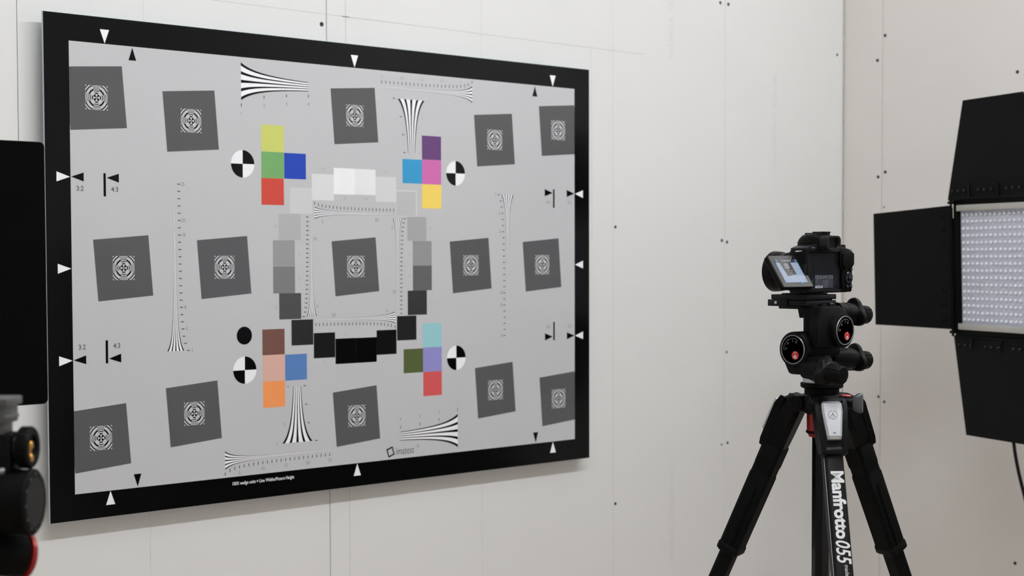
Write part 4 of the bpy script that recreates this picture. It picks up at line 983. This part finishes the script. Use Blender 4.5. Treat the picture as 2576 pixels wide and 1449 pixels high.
bx(b, (0.0299, -0.003, kz-0.010), (0.0311, 0.007, kz+0.003), bev=0.0005); Lf('brass_contact', b, M_brass, kn)
# clamp block on top
b = bmesh.new(); bx(b, (-0.055, -0.018, oz+0.0905), (0.0175, 0.022, oz+0.0985), bev=0.0015); bx(b, (-0.055, -0.016, oz+0.074), (0.0140, 0.020, oz+0.0915), bev=0.002); bx(b, (-0.050, -0.015, oz+0.078), (0.0155, 0.018, oz+0.082), bev=0.001); bx(b, (-0.050, -0.012, oz+0.064), (0.0110, 0.014, oz+0.076), bev=0.002); Lf('clamp_block', b, mat('clamp_grey', lin((84, 84, 84)), 0.45, metal=0.3, var=0.05, scale=60))
b = bmesh.new(); bx(b, (-0.045, -0.013, oz+0.025), (0.018, 0.018, kz+0.0145), bev=0.004); Lf('head_yoke', b, K_metal)
b = bmesh.new(); cyl(b, (0.0085, -0.010, oz+0.028), (0.0085, -0.013, oz+0.0335), 0.0042, n=16, bev=0.001); Lf('chrome_button', b, M_silver)
# handle pointing down-right with red rim
h0 = Vector((-0.045, -0.034, oz-0.040)); h1 = Vector((0.018, 0.030, oz-0.056)); hd = (h1-h0).normalized(); HL = (h1-h0).length
b = bmesh.new(); lathe(b, [(0.013, 0), (0.0175, 0.014), (0.0215, HL*0.6), (0.0215, HL-0.010), (0.0205, HL-0.008)], frame(h0, hd), 48, rfun=lambda a, r, z: 1-0.02*(math.sin(a*20) > 0)); hn = Lf('handle_grip', b, K_rubber)
b = bmesh.new(); lathe(b, [(0.0205, HL-0.0065), (0.0218, HL-0.0055), (0.0218, HL-0.002), (0.0205, HL-0.001)], frame(h0, hd), 48); Lf('red_rim', b, M_reddk, hn)
b = bmesh.new(); lathe(b, [(0.0205, HL-0.0018), (0.019, HL), (0.012, HL+0.002), (0, HL+0.0025)], frame(h0, hd), 40); Lf('grip_cap', b, K_matte, hn)
# pan base
b = bmesh.new(); lathe(b, [(0.026, -0.105), (0.030, -0.102), (0.030, -0.086), (0.020, -0.080), (0.016, -0.020)], T(-0.030, 0.022, oz), 40); Lf('pan_base', b, K_metal)
FT = thing('foreground_tripod', 'black tripod below the blurred pan head at the lower left', 'tripod', (0, 0, FLOOR))
wp = Matrix.Translation(FH.location) @ Matrix.Rotation(FROT, 4, 'Z') @ Vector((-0.030, 0.022, oz-0.106))
FT.matrix_basis = Matrix.Translation((wp.x, wp.y, FLOOR)); FT.location = (wp.x, wp.y, FLOOR)
tripod(FT, wp.x, wp.y, wp.z, azim(200), FLOOR, full=False)

# ================================================================== unseen black cloth added along the right wall, a dark shape for the chart to mirror
def added_cloth(y0, y1, top, label):
    CU = thing('added_black_cloth', label, 'added_cloth', (1.63, (y0+y1)/2, FLOOR))
    n = int(abs(y1-y0)*40)
    secs = [(1.63+0.018*math.sin(k*1.05)+0.008*math.sin(k*0.37+1), y0+(y1-y0)*k/(n-1)) for k in range(n)]
    b = bmesh.new(); vs = [(x, y, z) for z in (top, -0.6, FLOOR+0.004) for x, y in secs]; fs = []
    for r in range(2):
        for k in range(n-1): fs.append((r*n+k, r*n+k+1, (r+1)*n+k+1, (r+1)*n+k))
    add_faces(b, vs, fs); P(b, 'cloth', mat('black_cloth', lin((9, 9, 10)), 0.95, var=0.15, scale=30, spec=0.1), CU, smooth=60)
    b = bmesh.new(); cyl(b, (1.63, y0+0.02, top+0.005), (1.63, y1-0.02, top+0.005), 0.011, n=14); P(b, 'rail', K_matte, CU)
    for yy in (y0+0.02, y1-0.02):
        b = bmesh.new(); cyl(b, (1.668, yy, FLOOR), (1.668, yy, top-0.005), 0.010, n=12); cyl(b, (1.668, yy, FLOOR), (1.668, yy, FLOOR+0.015), 0.03, n=16); bx(b, (1.622, yy-0.008, top-0.008), (1.676, yy+0.008, top+0.004)); P(b, 'post', K_matte, CU)
added_cloth(-1.35, -4.9, -0.10, 'unseen black cloth on a low rail, added to darken the chart reflection')

# ================================================================== second, diffused panel light, outside the picture (its pale face is mirrored in the chart)
SL = thing('panel_light', 'pale diffused panel light on a stand nearest the viewer', 'studio light', (0.86, -1.72, FLOOR), math.radians(-125))
b = bmesh.new(); bx(b, (-0.19, 0.0, 1.06), (0.19, 0.05, 1.40), bev=0.004); obj('housing', b, K_matte, SL, local=True)
b = bmesh.new(); bx(b, (-0.18, -0.006, 1.07), (0.18, 0.001, 1.39), bev=0.002); obj('diffuser', b, mat('diffuser_cool', lin((196, 208, 232)), 0.5, var=0.02, scale=20), SL, local=True)
b = bmesh.new(); cyl(b, (0, 0.07, 0.02), (0, 0.07, 1.22), 0.011, n=18); bx(b, (-0.02, 0.045, 1.20), (0.02, 0.09, 1.26), bev=0.003); obj('pole', b, K_matte, SL, local=True)
b = bmesh.new(); cyl(b, (0, 0.07, 0.0), (0, 0.07, 0.025), 0.20, n=36, bev=0.006); obj('base', b, K_matte, SL, local=True)

# ================================================================== ceiling strip lights (outside the picture)
M_lamp = mat('lamp_diffuser', (1, 1, 1, 1), 0.5, emit=LAMP_COLOUR, estr=LAMP_STRENGTH)
M_house = mat('lamp_housing', lin((220, 220, 218)), 0.5, var=0.02, scale=20)
for i, (x0, x1) in enumerate(((-1.70, -0.14), (-0.06, 1.50))):
    cx = (x0+x1)/2
    t_ = thing('ceiling_light', ('white strip light on the ceiling nearer the right wall' if i else 'white strip light on the ceiling farther from the right wall'), 'lamp', (cx, -1.80, 1.46), 0, 'ceiling strip lights')
    b = bmesh.new(); bx(b, (x0, -1.86, 1.515), (x1, -1.74, 1.56), bev=0.006)
    for xx in (x0, x1-0.03): bx(b, (xx, -1.825, 1.43), (xx+0.03, -1.775, 1.52), bev=0.004)
    P(b, 'lamp_housing', M_house, t_)
    b = bmesh.new(); cyl(b, (x0+0.03, -1.80, 1.455), (x1-0.03, -1.80, 1.455), 0.019, n=24); P(b, 'tube', M_lamp, t_)
    for xx in (x0+0.25, x1-0.25):
        b = bmesh.new(); cyl(b, (xx, -1.80, 1.556), (xx, -1.80, CEIL), 0.006, n=10); P(b, 'hanger', M_house, t_)
